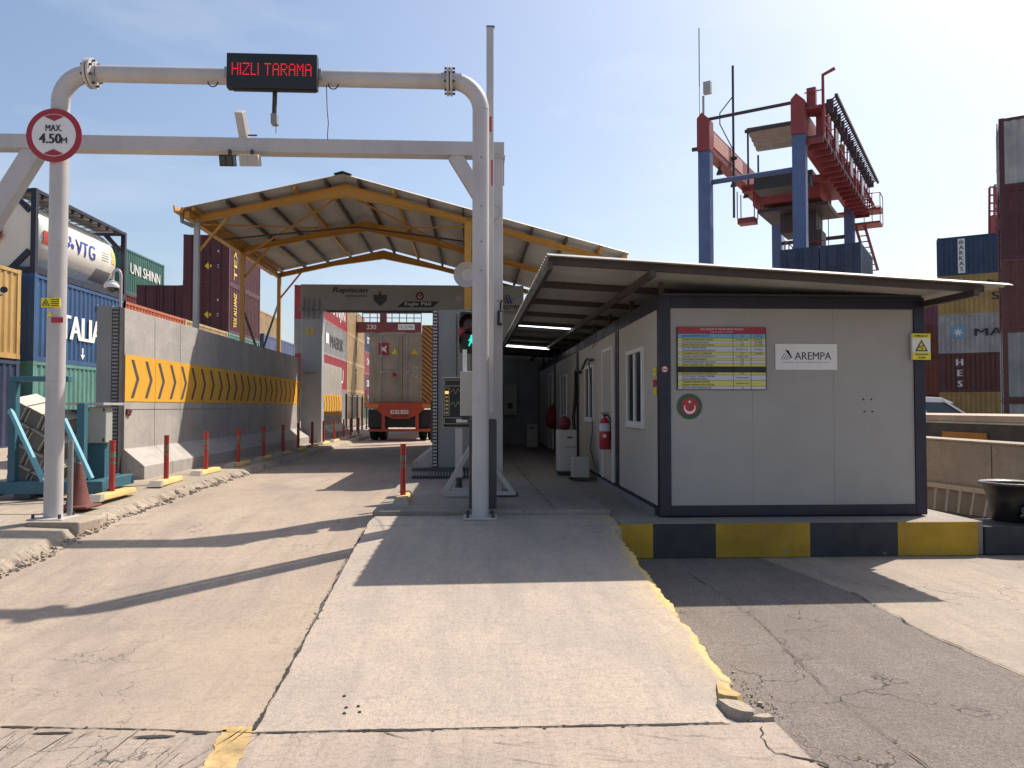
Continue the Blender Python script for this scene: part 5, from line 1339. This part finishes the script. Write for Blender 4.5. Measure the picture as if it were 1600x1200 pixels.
MB().lathe([(.0, -.12), (.06, -.105), (.09, -.05), (.09, -.031)], (hx-.13, 12.6, zc_), n=20).build('dome', M['glass'], r)

# ================================================================= CABINS
CX0 = W(1031, 640, Y=8.65).x; CX1 = W(1447, 640, Y=8.65).x; CZ0 = .38; CZ1 = W(1035, 462, Y=8.65).z
def rib_panel(x, y0, y1, z0, z1, per=.075, d=.006):
    m = MB(); n = int((y1-y0)/per); vs = []
    P = []
    for i in range(n): b = y0+(y1-y0)*i/n; w_ = (y1-y0)/n; P += [(b, 0), (b+w_*.55, 0), (b+w_*.65, d), (b+w_*.9, d)]
    P.append((y1, 0))
    for (y, dd_) in P: vs += [(x+dd_, y, z0), (x+dd_, y, z1)]
    m.add(vs, [(2*i, 2*i+1, 2*i+3, 2*i+2) for i in range(len(P)-1)]); return m
def cabin(y0, y1, label, front):
    r = thing('cabin', label, 'cabin', ((CX0+CX1)/2, y0, CZ0), 0)
    t = .13
    m = MB()
    for x in (CX0, CX1-t):
        for y in (y0, y1-t): m.box((x, y, CZ0), (x+t, y+t, CZ1))
        m.box((x, y0+t, CZ1-.14), (x+t, y1-t, CZ1-.001)); m.box((x, y0+t, CZ0), (x+t, y1-t, CZ0+.10))
    for y in (y0, y1-t): m.box((CX0+t, y, CZ1-.14), (CX1-t, y+t, CZ1-.001)); m.box((CX0+t, y, CZ0), (CX1-t, y+t, CZ0+.12))
    m.build('frame', M['navy'], r, bevel=.006)
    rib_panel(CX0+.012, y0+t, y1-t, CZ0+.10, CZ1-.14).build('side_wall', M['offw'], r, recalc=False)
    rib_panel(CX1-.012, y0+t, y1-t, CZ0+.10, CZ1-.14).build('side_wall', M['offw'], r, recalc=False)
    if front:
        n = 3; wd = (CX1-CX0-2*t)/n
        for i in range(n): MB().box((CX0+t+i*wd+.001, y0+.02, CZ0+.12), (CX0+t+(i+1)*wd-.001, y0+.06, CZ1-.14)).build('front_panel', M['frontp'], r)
    MB().box((CX0+.02, y0+.02, CZ1), (CX1-.02, y1-.02, CZ1+.03)).build('roof', M['dark'], r)
    MB().box((CX0+.03, y0+.08, CZ0+.02), (CX1-.03, y1-.02, CZ0+.06)).build('floor', M['dark'], r)
    return r
def window(r, x, y0, y1, z0, z1):
    f = MB(); t = .055
    f.box((x-.035, y0, z0), (x+.01, y0+t, z1)).box((x-.035, y1-t, z0), (x+.01, y1, z1)).box((x-.035, y0+t, z0), (x+.01, y1-t, z0+t)).box((x-.035, y0+t, z1-t), (x+.01, y1-t, z1))
    ym = (y0+y1)/2; f.box((x-.03, ym-.035, z0+t), (x+.01, ym+.035, z1-t))
    f.box((x-.048, y0-.01, z0-.03), (x+.01, y1+.01, z0-.001))
    w_ = f.build('window', M['whitep'], r, bevel=.004)
    MB().box((x-.012, y0+t, z0+t), (x-.006, ym-.035, z1-t)).box((x-.012, ym+.035, z0+t), (x-.006, y1-t, z1-t)).build('pane', M['glass'], r).parent = w_
    return w_
def door(r, x, y0, y1, z0, z1):
    d = MB().box((x-.02, y0+.05, z0), (x-.004, y1-.05, z1-.05)).build('door', M['offw'], r, bevel=.004)
    MB().box((x-.035, y0, z0), (x-.002, y0+.05, z1)).box((x-.035, y1-.05, z0), (x-.002, y1, z1)).box((x-.035, y0+.05, z1-.05), (x-.002, y1-.05, z1)).build('door_frame', M['whitep'], r)
    h = MB().box((x-.07, y1-.18, 1.38), (x-.02, y1-.16, 1.42)).box((x-.07, y1-.28, 1.39), (x-.055, y1-.16, 1.41)).build('handle', M['steel'], r); h.parent = d
cab1 = cabin(8.65, 11.28, 'near beige cabin with navy frame facing the camera, carrying the info board', True)
window(cab1, CX0+.012, 9.50, 10.50, 1.38, 2.38)
cab2 = cabin(11.30, 15.6, 'second beige cabin with a door and window behind the near cabin', False)
door(cab2, CX0+.012, 11.55, 12.5, .48, 2.55); window(cab2, CX0+.012, 13.45, 14.5, 1.38, 2.38)
cab3 = cabin(15.62, 20.0, 'third beige cabin in the dim corridor with a tall window', False)
window(cab3, CX0+.012, 17.4, 18.6, 1.38, 2.38)
cab4 = cabin(20.02, 24.93, 'farthest dim cabin at the end of the covered corridor', False)
door(cab4, CX0+.012, 20.5, 21.5, .48, 2.55)
MB().box((CX0-.03, 8.9, .366), (CX0+.0, 24.3, .44)).build('plinth', M['grey'], cab1)
# small marks on cab 1
Y1 = 8.668
m = MB()
for (px, py) in ((1349, 624), (1361.5, 624), (1351, 643), (1363, 643)): q = W(px, py, Y=Y1); m.lathe([(.012, 0), (.010, .003)], (q.x, Y1+.001, q.z), (0, -1, 0), 8)
m.build('screw_holes', M['ink'], cab1)
m = MB(); q = W(1038.5, 577, Y=8.65)
m.lathe([(.042, 0), (.042, .004)], (q.x, 8.648, q.z), (0, -1, 0), 20).build('no_smoking_sticker', M['red'], cab1)
MB().lathe([(.03, 0), (.03, .003)], (q.x, 8.643, q.z), (0, -1, 0), 20).build('sticker_face', M['whitep'], cab1)
MB().box((q.x-.026, 8.638, q.z-.006), (q.x+.026, 8.6395, q.z+.006)).build('sticker_bar', M['ink'], cab1)
for k, (mt, z) in enumerate((('signyel', 2.04), ('signyel', 1.98), ('red', 1.86), ('signyel', 1.76))):
    MB().box((CX0-.002+.006, 8.84, z), (CX0+.010, 9.0, z+.05 if k < 2 else z+.08)).build('sticker', M[mt], cab1)
# info board
def fx(px, py, Y=Y1-.02): return W(px, py, Y=Y)
a = fx(1057.5, 511); b = fx(1198, 609)
r = thing('info_board', 'contact list board with red header and yellow rows on the cabin front', 'info board', ((a.x+b.x)/2, Y1, b.z))
MB().box((a.x, Y1-.018, b.z), (b.x, Y1-.001, a.z)).build('backing', M['ink'], r)
rowsd = [(511, 521, 'deepred'), (521.6, 528, 'paleb'), (528.6, 532.6, 'paleyel'), (533, 537, 'palew'), (537.4, 541, 'paleyel'), (541.6, 549.6, 'palew'), (550.2, 554.4, 'paleyel'), (554.8, 559.2, 'palew'), (559.6, 563.2, 'paleyel'),
         (563.6, 567.6, 'palew'), (568, 572.4, 'paleyel'), (582, 585.4, 'paleyel'), (586, 594, 'palew'), (594.6, 603.4, 'paleyel'), (603.8, 608, 'palew')]
xcol = [fx(p, 560).x for p in (1059, 1145.5, 1173.5, 1196.5)]
random.seed(3)
ink = MB()
W_ = ['KAPI', 'TARAMA', 'SISTEM', 'OPERATOR', 'MUDURLUK', 'HATTI', 'ACIL', 'DURUM', 'SAHA', 'TEKNIK', 'SERVIS', 'GUVENLIK', 'ISLETME', 'NUMARA']
for i, (y0, y1, mt) in enumerate(rowsd):
    z1 = fx(1100, y0).z; z0 = fx(1100, y1).z
    mm_ = MB()
    if mt == 'deepred': mm_.box((xcol[0], Y1-.021, z0), (xcol[3], Y1-.0185, z1))
    else:
        for (c0_, c1_) in zip(xcol, xcol[1:]): mm_.box((c0_+.003, Y1-.021, z0), (c1_-.003, Y1-.0185, z1))
    mm_.build('row_strip', M[mt], r)
    if mt == 'deepred':
        zc1 = z1-(z1-z0)*.33
        text('lettering', 'ACIL DURUM VE TEKNIK SERVIS TELEFON', ((xcol[0]+xcol[3])/2, Y1-.0212, zc1), (1, 0, 0), (0, 0, 1), .020, M['ltext'], r, width=.50, thick=.001)
        text('lettering', 'I L E T I S I M  L I S T E S I', ((xcol[0]+xcol[3])/2+.0, Y1-.0212, z0+(z1-z0)*.22), (1, 0, 0), (0, 0, 1), .016, M['ltext'], r, width=.26, thick=.001)
        continue
    lines = 2 if (y1-y0) > 6.5 and mt != 'paleb' else 1
    for l in range(lines):
        zz_ = z1-(z1-z0)*((l+.5)/lines); hh = min(.021, (z1-z0)/lines*.62)
        ln = random.uniform(.28, .42)
        ink_s = ' '.join(random.choice(W_) for _ in range(3 if ln < .35 else 4))
        text('lettering', ink_s, (xcol[0]+.05+ln/2, Y1-.0212, zz_), (1, 0, 0), (0, 0, 1), hh, M['ink'], r, width=ln, thick=.001, bold=.015)
    s2 = random.choice(['0 533 201 14 20', '112', '0 532 611 50 80', '1 25'])
    text('lettering', s2, ((xcol[1]+xcol[2])/2, Y1-.0212, (z0+z1)/2), (1, 0, 0), (0, 0, 1), .018, M['ink'], r, width=.14 if len(s2) > 5 else .035, thick=.001, bold=.02)
    if i in (1, 2, 3, 4, 5, 6): text('lettering', random.choice(['5531', '5540', '2 4112']), ((xcol[2]+xcol[3])/2, Y1-.0212, (z0+z1)/2), (1, 0, 0), (0, 0, 1), .018, M['ink'], r, width=.09, thick=.001, bold=.03)
# AREMPA plate
a = fx(1212, 537); b = fx(1309, 578)
r = thing('company_sign', 'white sign reading AREMPA with blue striped triangle logo on the cabin', 'sign', ((a.x+b.x)/2, Y1, b.z))
MB().box((a.x, Y1-.008, b.z), (b.x, Y1-.001, a.z)).build('plate', M['whitep'], r)
q = fx(1271, 556); text('lettering', 'AREMPA', (q.x, Y1-.0082, q.z), (1, 0, 0), (0, 0, 1), .085, M['ink'], r, width=.43, thick=.001, bold=.008)
q = fx(1301, 549.5); text('lettering', 'TM', (q.x, Y1-.0082, q.z), (1, 0, 0), (0, 0, 1), .010, M['ink'], r, thick=.001)
q = fx(1260, 566.5); text('lettering', 'MAKINA ARGE VE TEKNOLOJI SAN', (q.x, Y1-.0082, q.z), (1, 0, 0), (0, 0, 1), .014, M['ink'], r, width=.55, thick=.001)
q = fx(1221, 562); s = .0082
for k in range(4):
    x0 = q.x+k*.026; MB().prism([(x0, Y1-s, q.z), (x0+.008, Y1-s, q.z), (x0+.046, Y1-s, q.z+.075-k*.014), (x0+.040, Y1-s, q.z+.080-k*.014)], (0, -.001, 0)).build('logo_stripe', M['inkblue'], r)
for k in range(3):
    x0 = q.x+.046+k*.016; MB().prism([(x0, Y1-s, q.z+.115-k*.004), (x0+.014, Y1-s, q.z+.115-k*.004), (x0+.085-k*.018, Y1-s, q.z+.03), (x0+.075-k*.018, Y1-s, q.z+.022)], (0, -.001, 0)).build('logo_stripe', M['ink'], r)
MB().prism([(q.x+.105, Y1-s, q.z+.02), (q.x+.128, Y1-s, q.z+.028), (q.x+.128, Y1-s, q.z+.036), (q.x+.11, Y1-s, q.z+.03)], (0, -.001, 0)).build('logo_stripe', M['ink'], r)
# round emblem sign
q = fx(1078, 635); r = thing('emblem_sign', 'round green rimmed emblem with white crescent and star under the info board', 'sign', (q.x, Y1, q.z)); emblem(r, (q.x, Y1-.002, q.z), .145, Y1)
# warning sign at the corner
a = W(1426, 521, Y=8.60); b = W(1455, 562, Y=8.60); cxs = (a.x+b.x)/2
r = thing('warning_sign', 'yellow and white radiation warning sign on the right cabin post', 'warning sign', (cxs, 8.6, b.z))
MB().box((a.x, 8.61, b.z), (b.x, 8.648, a.z)).build('plate', M['whitep'], r)
h_ = a.z-b.z
MB().box((a.x, 8.606, a.z-h_*.17), (b.x, 8.6095, a.z)).box((a.x, 8.606, b.z), (b.x, 8.6095, b.z+h_*.28)).build('yellow_strips', M['signyel'], r)
MB().prism([(cxs-.07, 8.6085, b.z+h_*.35), (cxs+.07, 8.6085, b.z+h_*.35), (cxs, 8.6085, b.z+h_*.78)], (0, -.002, 0)).build('triangle', M['signyel'], r)
radiation(r, Vector((cxs, 0, b.z+h_*.52)), .075, 8.606)
text('lettering', 'DIKKAT', (cxs, 8.6055, a.z-h_*.09), (1, 0, 0), (0, 0, 1), .026, M['ink'], r, width=.16, thick=.001, bold=.05)
text('lettering', 'RADYASYON', (cxs, 8.6055, b.z+h_*.2), (1, 0, 0), (0, 0, 1), .02, M['ink'], r, width=.15, thick=.001, bold=.05)
text('lettering', 'ALANI', (cxs, 8.6055, b.z+h_*.08), (1, 0, 0), (0, 0, 1), .02, M['ink'], r, width=.08, thick=.001, bold=.05)

# roof over cabins
RY0, RY1 = 7.70, 24.9; RXL, RXR = .745, 5.62
r = thing('cabin_canopy', 'low corrugated metal lean-to roof on brown steel beams over the cabins', 'canopy', (3, 7.7, 2.9))
def rzf(x, y): return 3.175+(y-RY0)*.009-(x-RXL)*.055
m = MB(); per = .16; n = int((RY1-RY0)/per*4); prof = (0, .5, 1, .5)
m.grid(lambda u, v: Vector((RXL+(RXR-RXL)*u, RY0+(RY1-RY0)*v, rzf(RXL+(RXR-RXL)*u, RY0+(RY1-RY0)*v)+.016*(prof[round(v*n) % 4]*2-1))), 6, n)
o = m.build('roof_sheet', M['sheetd'], r, recalc=False)
so = o.modifiers.new('s', 'SOLIDIFY'); so.thickness = .004
for k in range(11):
    y = RY0+.14+k*1.58
    MB().bar((RXL+.02, y, rzf(RXL, y)-.055), (CX1+.15, y, rzf(CX1+.15, y)-.055), .05, .07).build('cross_beam', M['brown'], r)
MB().bar((RXL+.03, RY0+.02, rzf(RXL, RY0)-.12), (RXL+.03, RY1, rzf(RXL, RY1)-.12), .05, .08).build('edge_beam', M['brown'], r)
MB().bar((1.83, RY0+.02, rzf(1.83, RY0)-.13), (1.83, RY1, rzf(1.83, RY1)-.13), .06, .07).build('long_beam', M['brown'], r)
MB().bar((CX1-.0, RY0+.02, rzf(CX1, RY0)-.12), (CX1-.0, RY1, rzf(CX1, RY1)-.12), .06, .07).build('long_beam', M['brown'], r)
for k in range(10):
    y = 8.72+k*1.65
    MB().box((CX0+.02, y, CZ1), (CX0+.07, y+.05, rzf(CX0, y)-.05)).build('support', M['brown'], r)
    MB().box((CX1-.1, y, CZ1), (CX1-.04, y+.05, rzf(CX1, y)-.05)).build('support', M['brown'], r)
for k, (p, q_, lb) in enumerate((((808, 507.5), (900, 514), 'near fluorescent tube lit under the cabin roof'), ((788, 540), (858, 545), 'far fluorescent tube lit under the cabin roof'))):
    yv = (14.6, 18.9)[k]; a = W(*p, Y=yv); b = W(*q_, Y=yv)
    l = thing('tube_lamp', lb, 'lamp', tuple(a), 0, 'fluorescent tubes under the roof')
    MB().tube([a, b], .02, 10).build('tube', M['tubel'], l)
    MB().bar(a+Vector((0, 0, .04)), b+Vector((0, 0, .04)), .06, .03).build('fitting', M['whitep'], l)

# corridor objects
r = thing('electric_box', 'pale electric box on the dark wall at the corridor end', 'electric box', (1.3, 24.8, 1.4))
a = W(787, 601, Y=24.75); b = W(808, 649, Y=24.75)
MB().box((a.x, 24.75, b.z), (b.x, 24.98, a.z)).build('housing', M['offw'], r, bevel=.01)
q = W(797, 634, Y=24.74); MB().box((q.x-.08, 24.74, q.z-.09), (q.x+.08, 24.749, q.z+.09)).build('vent', M['dark'], r)
r = thing('cabinet', 'small white floor cabinet at the dim corridor end', 'cabinet', (1.85, 22.5, .43))
a = W(823, 663, Y=22.5); b = W(840, 695, Y=22.5); MB().box((a.x, 22.5, .44), (b.x, 22.9, a.z)).build('housing', M['offw'], r, bevel=.02); MB().box((a.x+.1, 22.49, a.z-.12), (b.x-.1, 22.499, a.z-.09)).build('slot', M['ink'], r)
a = W(872, 672, Y=13.3); b = W(902, 742, Y=13.3)
r = thing('air_conditioner', 'tall white portable air conditioner standing in the corridor', 'air conditioner', ((a.x+b.x)/2, 13.3, .43))
MB().box((a.x, 13.3, .50), (b.x, 13.7, a.z)).build('housing', M['offw'], r, bevel=.025)
MB().box((a.x+.02, 13.32, .426), (b.x-.02, 13.68, .499)).build('base', M['black'], r)
MB().box((a.x+.16, 13.292, a.z-.14), (b.x-.08, 13.2995, a.z-.115)).box((a.x+.12, 13.292, a.z-.30), (b.x-.02, 13.2995, a.z-.29)).build('slot', M['ink'], r)
a2 = W(895, 715, Y=12.9); b2 = W(921, 748, Y=12.9)
tag(MB().box((a2.x, 12.9, .43), (b2.x, 13.2, a2.z)).build('carton', M['offw'], bevel=.01), 'low beige box on the ground beside the air conditioner', 'box')
q = W(884, 650, Y=13.35)
r = thing('bag', 'dark red bag lying on top of the air conditioner', 'bag', (q.x, 13.4, q.z))
MB().lathe([(.02, 0), (.09, .02), (.11, .12), (.08, .2), (.03, .24), (.0, .25)], (q.x, 13.5, a.z), n=14).build('sack', paint('bag_red', (.12, .01, .015), .7, .3), r)
q = W(862, 652, Y=20.0)
r = thing('bag', 'red bag hanging on the wall farther down the corridor', 'bag', (q.x, 20, q.z))
MB().lathe([(.0, -.3), (.13, -.26), (.17, -.05), (.13, .15), (.05, .3), (.0, .32)], (q.x, 19.9, q.z), n=14).build('sack', paint('bag_red2', (.20, .012, .02), .7, .3), r)
MB().tube([(q.x, 19.9, q.z+.3), (q.x+.1, 19.9, q.z+.45)], .015, 6).build('strap', M['black'], r)
# fire extinguisher
ey = 11.75; ex = CX0-.10
r = thing('fire_extinguisher', 'red fire extinguisher hanging by the door of the second cabin', 'fire extinguisher', (ex, ey, 1.0))
MB().lathe([(.07, 0), (.085, .02), (.085, .40), (.06, .46), (.02, .49), (.02, .52)], (ex, ey, .97), n=24).build('cylinder', M['red'], r)
MB().box((ex-.03, ey-.02, 1.48), (ex+.05, ey+.02, 1.51)).box((ex-.06, ey-.015, 1.52), (ex+.06, ey+.015, 1.535)).build('handle', M['black'], r)
MB().tube([(ex+.05, ey, 1.5), (ex+.10, ey, 1.4), (ex+.095, ey, 1.1)], .012, 8).build('hose', M['black'], r)
m = MB(); m.lathe([(.0865, .28), (.0865, .40)], (ex, ey, .97), n=24); m.build('label_band', M['palew'], r)
MB().lathe([(.03, 0), (.03, .004)], (ex-.02, ey-.086, 1.18), (0, -1, 0), 14).build('round_label', M['whitep'], r)
# cable bundle on the wall
tag(MB().tube([(CX0-.04, 14.9, 2.3), (CX0-.08, 15.2, 2.35), (CX0-.06, 15.4, 1.9), (CX0-.1, 15.45, 1.4), (CX0-.07, 15.4, .9), (CX0-.12, 15.3, .45)], .035, 8).tube([(CX0-.04, 13.4, 2.45), (CX0-.06, 13.6, 2.4), (CX0-.06, 13.4, 2.0), (CX0-.05, 13.3, 1.2), (CX0-.1, 13.25, .9), (CX0-.05, 13.0, .6)], .008, 6)
    .tube([(CX0-.04, 14.6, 2.35), (CX0-.05, 14.0, 2.5), (CX0-.04, 13.4, 2.45)], .02, 6).tube([(CX0-.02, 12.9, 3.0), (CX0-.05, 12.9, 2.75), (CX0-.05, 13.3, 2.65), (CX0-.02, 12.5, 2.75)], .007, 6).build('cable_bundle', M['black']), 'black cables hanging on the second cabin wall beside its window', 'cables')

# ================================================================= RIGHT SIDE
r = thing('retaining_wall', 'low beige concrete wall right of the cabins', 'wall', (7, 6, 0))
m = MB(); n = 60; prev = None
MB().box((6.95, 8.9, 0), (7.3, 30, 1.12)).build('wall', M['retain'], r, bevel=.01)
MB().box((6.93, 8.88, 1.122), (7.33, 30, 1.15)).build('coping', M['kerb'], r, bevel=.008)
for k in range(7): MB().box((6.944, 10+k*1.5, .02), (6.949, 10.012+k*1.5, 1.1)).build('joint', M['dark'], r)
# ladder leaning sideways at the wall foot
r = thing('ladder', 'beige metal ladder lying on edge against the low wall', 'ladder', (6.7, 10, .35))
pts_t = (W(1452, 757, Y=10.9), W(1545, 770, Y=9.45)); xw = 6.88
def onX(px, py, X): return W(px, py, X=X)
t0, t1 = onX(1440, 755, 6.9), onX(1546, 769, 6.9); b0, b1 = onX(1440, 797, 6.72), onX(1540, 812, 6.72)
lm = paint('ladder_beige', (.45, .38, .30), .5, .2)
MB().bar(t0, t1, .03, .07).build('rail', lm, r); MB().bar(b0, b1, .03, .07).build('rail', M['dark'], r)
for k in range(6):
    f_ = .05+k*.19; MB().bar(t0.lerp(t1, f_), b0.lerp(b1, f_-.02), .03, .03).build('rung', lm, r)
# dark low block with black bin
tag(MB().box((5.608, 8.20, 0), (9.0, 8.8, .31)).build('concrete_block', M['kblk'], bevel=.012), 'black painted low concrete block at the right end of the yellow kerb', 'concrete block')
q = W(1598, 830, Y=8.45); bz = .30; zt_ = W(1592, 757, Y=8.5).z
r = thing('bin', 'black open plastic bin at the right picture edge', 'bin', (q.x, 8.6, bz))
MB().lathe([(.19, 0), (.20, .01), (.25, zt_-bz-.16), (.30, zt_-bz-.0), (.33, zt_-bz+.0), (.325, zt_-bz+.02), (.29, zt_-bz), (.24, zt_-bz-.16), (.18, .03), (0, .03)], (q.x, 8.62, bz), n=28).build('tub', M['black'], r)
m = MB(); m.lathe([(.325, -.01), (.335, 0), (.34, .012), (.325, .022), (.318, .01)], (q.x, 8.62, zt_), n=28, caps=False); m.build('rim', M['dark'], r)
r = thing('plastic_bag', 'crumpled dark plastic bag beside the black bin', 'bag', (q.x, 8.3, .3))
m = MB()
def blob(u, v):
    a = u*2*math.pi; b = -math.pi/2+v*math.pi; p = Vector((math.cos(a)*math.cos(b), math.sin(a)*math.cos(b), math.sin(b)))
    k = 1+.35*noise.noise(p*2.2)+.15*noise.noise(p*6); return Vector((q.x+.02+p.x*.11*k, 8.32+p.y*.09*k, .42+p.z*.12*k))
m.grid(blob, 28, 16); m.build('bag_body', glass('bag_plastic', (.02, .02, .022)), r)
# flatbed trailer beyond the wall
fy = 14
r = thing('flatbed_trailer', 'flatbed trailer with worn wooden deck and orange side marks beyond the low wall', 'flatbed trailer', (9, 12, 0))
X_ = 7.75
za = W(1452, 649, X=X_); zb_ = W(1600, 652, X=X_)
dk = za.z*.5+zb_.z*.5
d0 = 1.46
MB().box((X_, 8.5, d0-.07), (X_+2.4, 19.5, d0+.03)).build('deck', M['wood'], r, bevel=.01)
MB().box((X_-.02, 8.5, d0-.10), (X_+.03, 19.5, d0-.073)).build('deck_edge', M['boxl'], r)
MB().box((X_+.05, 8.5, d0-.42), (X_+.18, 19.5, d0-.073)).box((X_+2.2, 8.5, d0-.42), (X_+2.35, 19.5, d0-.073)).build('chassis', M['dark'], r)
for k in range(4): MB().box((X_+.02, 9.3+k*2.0, d0-.36), (X_+.049, 10.4+k*2.0, d0-.24)).build('orange_mark', paint('mark_orange', (.5, .2, .02), .5, .2), r)
for y in (10, 16, 17.3):
    for x in (X_+.2, X_+1.9): MB().lathe([(.4, 0), (.45, .03), (.45, .25), (.4, .28)], (x, y, .45), (1, 0, 0), 22).build('wheel', M['tyre'], r)
# white car: only roof and windscreen show over the deck
q = W(1478, 640, Y=20.5)
r = thing('parked_car', 'white parked car whose roof and windscreen show above the trailer deck', 'car', (q.x, 20.5, 0))
cxx = q.x-.35; H_ = W(1478, 623, Y=21).z
secs = [(-2.1, .75, .0), (-2.0, .95, .02), (-1.1, 1.02, .0), (-.85, 1.08, 0)]
def car():
    # side profile along local x (front to the right), swept across y, tapered at the roof
    low = [(-2.2, .45), (2.15, .45), (2.25, .75), (2.1, .92), (1.15, 1.02), (-1.6, 1.05), (-2.2, 1.0)]
    m = MB(); m.prism([(cxx+x, 19.9, z) for x, z in low], (0, 1.75, 0)); m.build('body', M['carw'], r, bevel=.06)
    roof = [(-1.5, 1.05), (-1.1, H_-.05), (-.5, H_), (.1, H_-.03), (1.15, 1.03)]
    gl = MB(); n = len(roof)
    vs = [(cxx+x, 19.95+(z-1.03)*.45, z) for x, z in roof]+[(cxx+x, 21.6-(z-1.03)*.45, z) for x, z in roof]
    gl.add(vs, [tuple(range(n))[::-1], tuple(range(n, 2*n))]+[(i, i+1, n+i+1, n+i) for i in range(n-1)]); gl.build('windows', M['cglass'], r)
    rf = MB(); pts = [(-1.3, H_-.2), (-1.05, H_-.03), (-.5, H_+.05), (.1, H_+.02), (.45, H_-.13), (.1, H_-.12), (-.5, H_-.10), (-1.1, H_-.2)]
    yv = 19.95+(H_-1.03)*.45-.02; yv -= .03; rf.prism([(cxx+x, yv, z) for x, z in pts], (0, 21.62-(H_-1.03)*.45-yv, 0)); rf.build('roof', M['carw'], r, bevel=.02)
    for s_, y_ in ((1, yv-.0), ):
        MB().bar((cxx+.1, yv, H_-.03), (cxx+1.2, 19.93, 1.02), .05).bar((cxx-.5, yv, H_), (cxx-.45, 19.93, 1.02), .06).build('pillar', M['carw'], r)
    MB().box((cxx+.85, 19.75, 1.03), (cxx+1.02, 19.92, 1.15)).build('mirror', M['inkblue'], r, bevel=.02)
    for x in (-1.35, 1.4): MB().lathe([(.3, 0), (.33, .03), (.33, .2), (.3, .22)], (cxx+x, 19.88, .33), (0, 1, 0), 20).build('wheel', M['tyre'], r)
car()
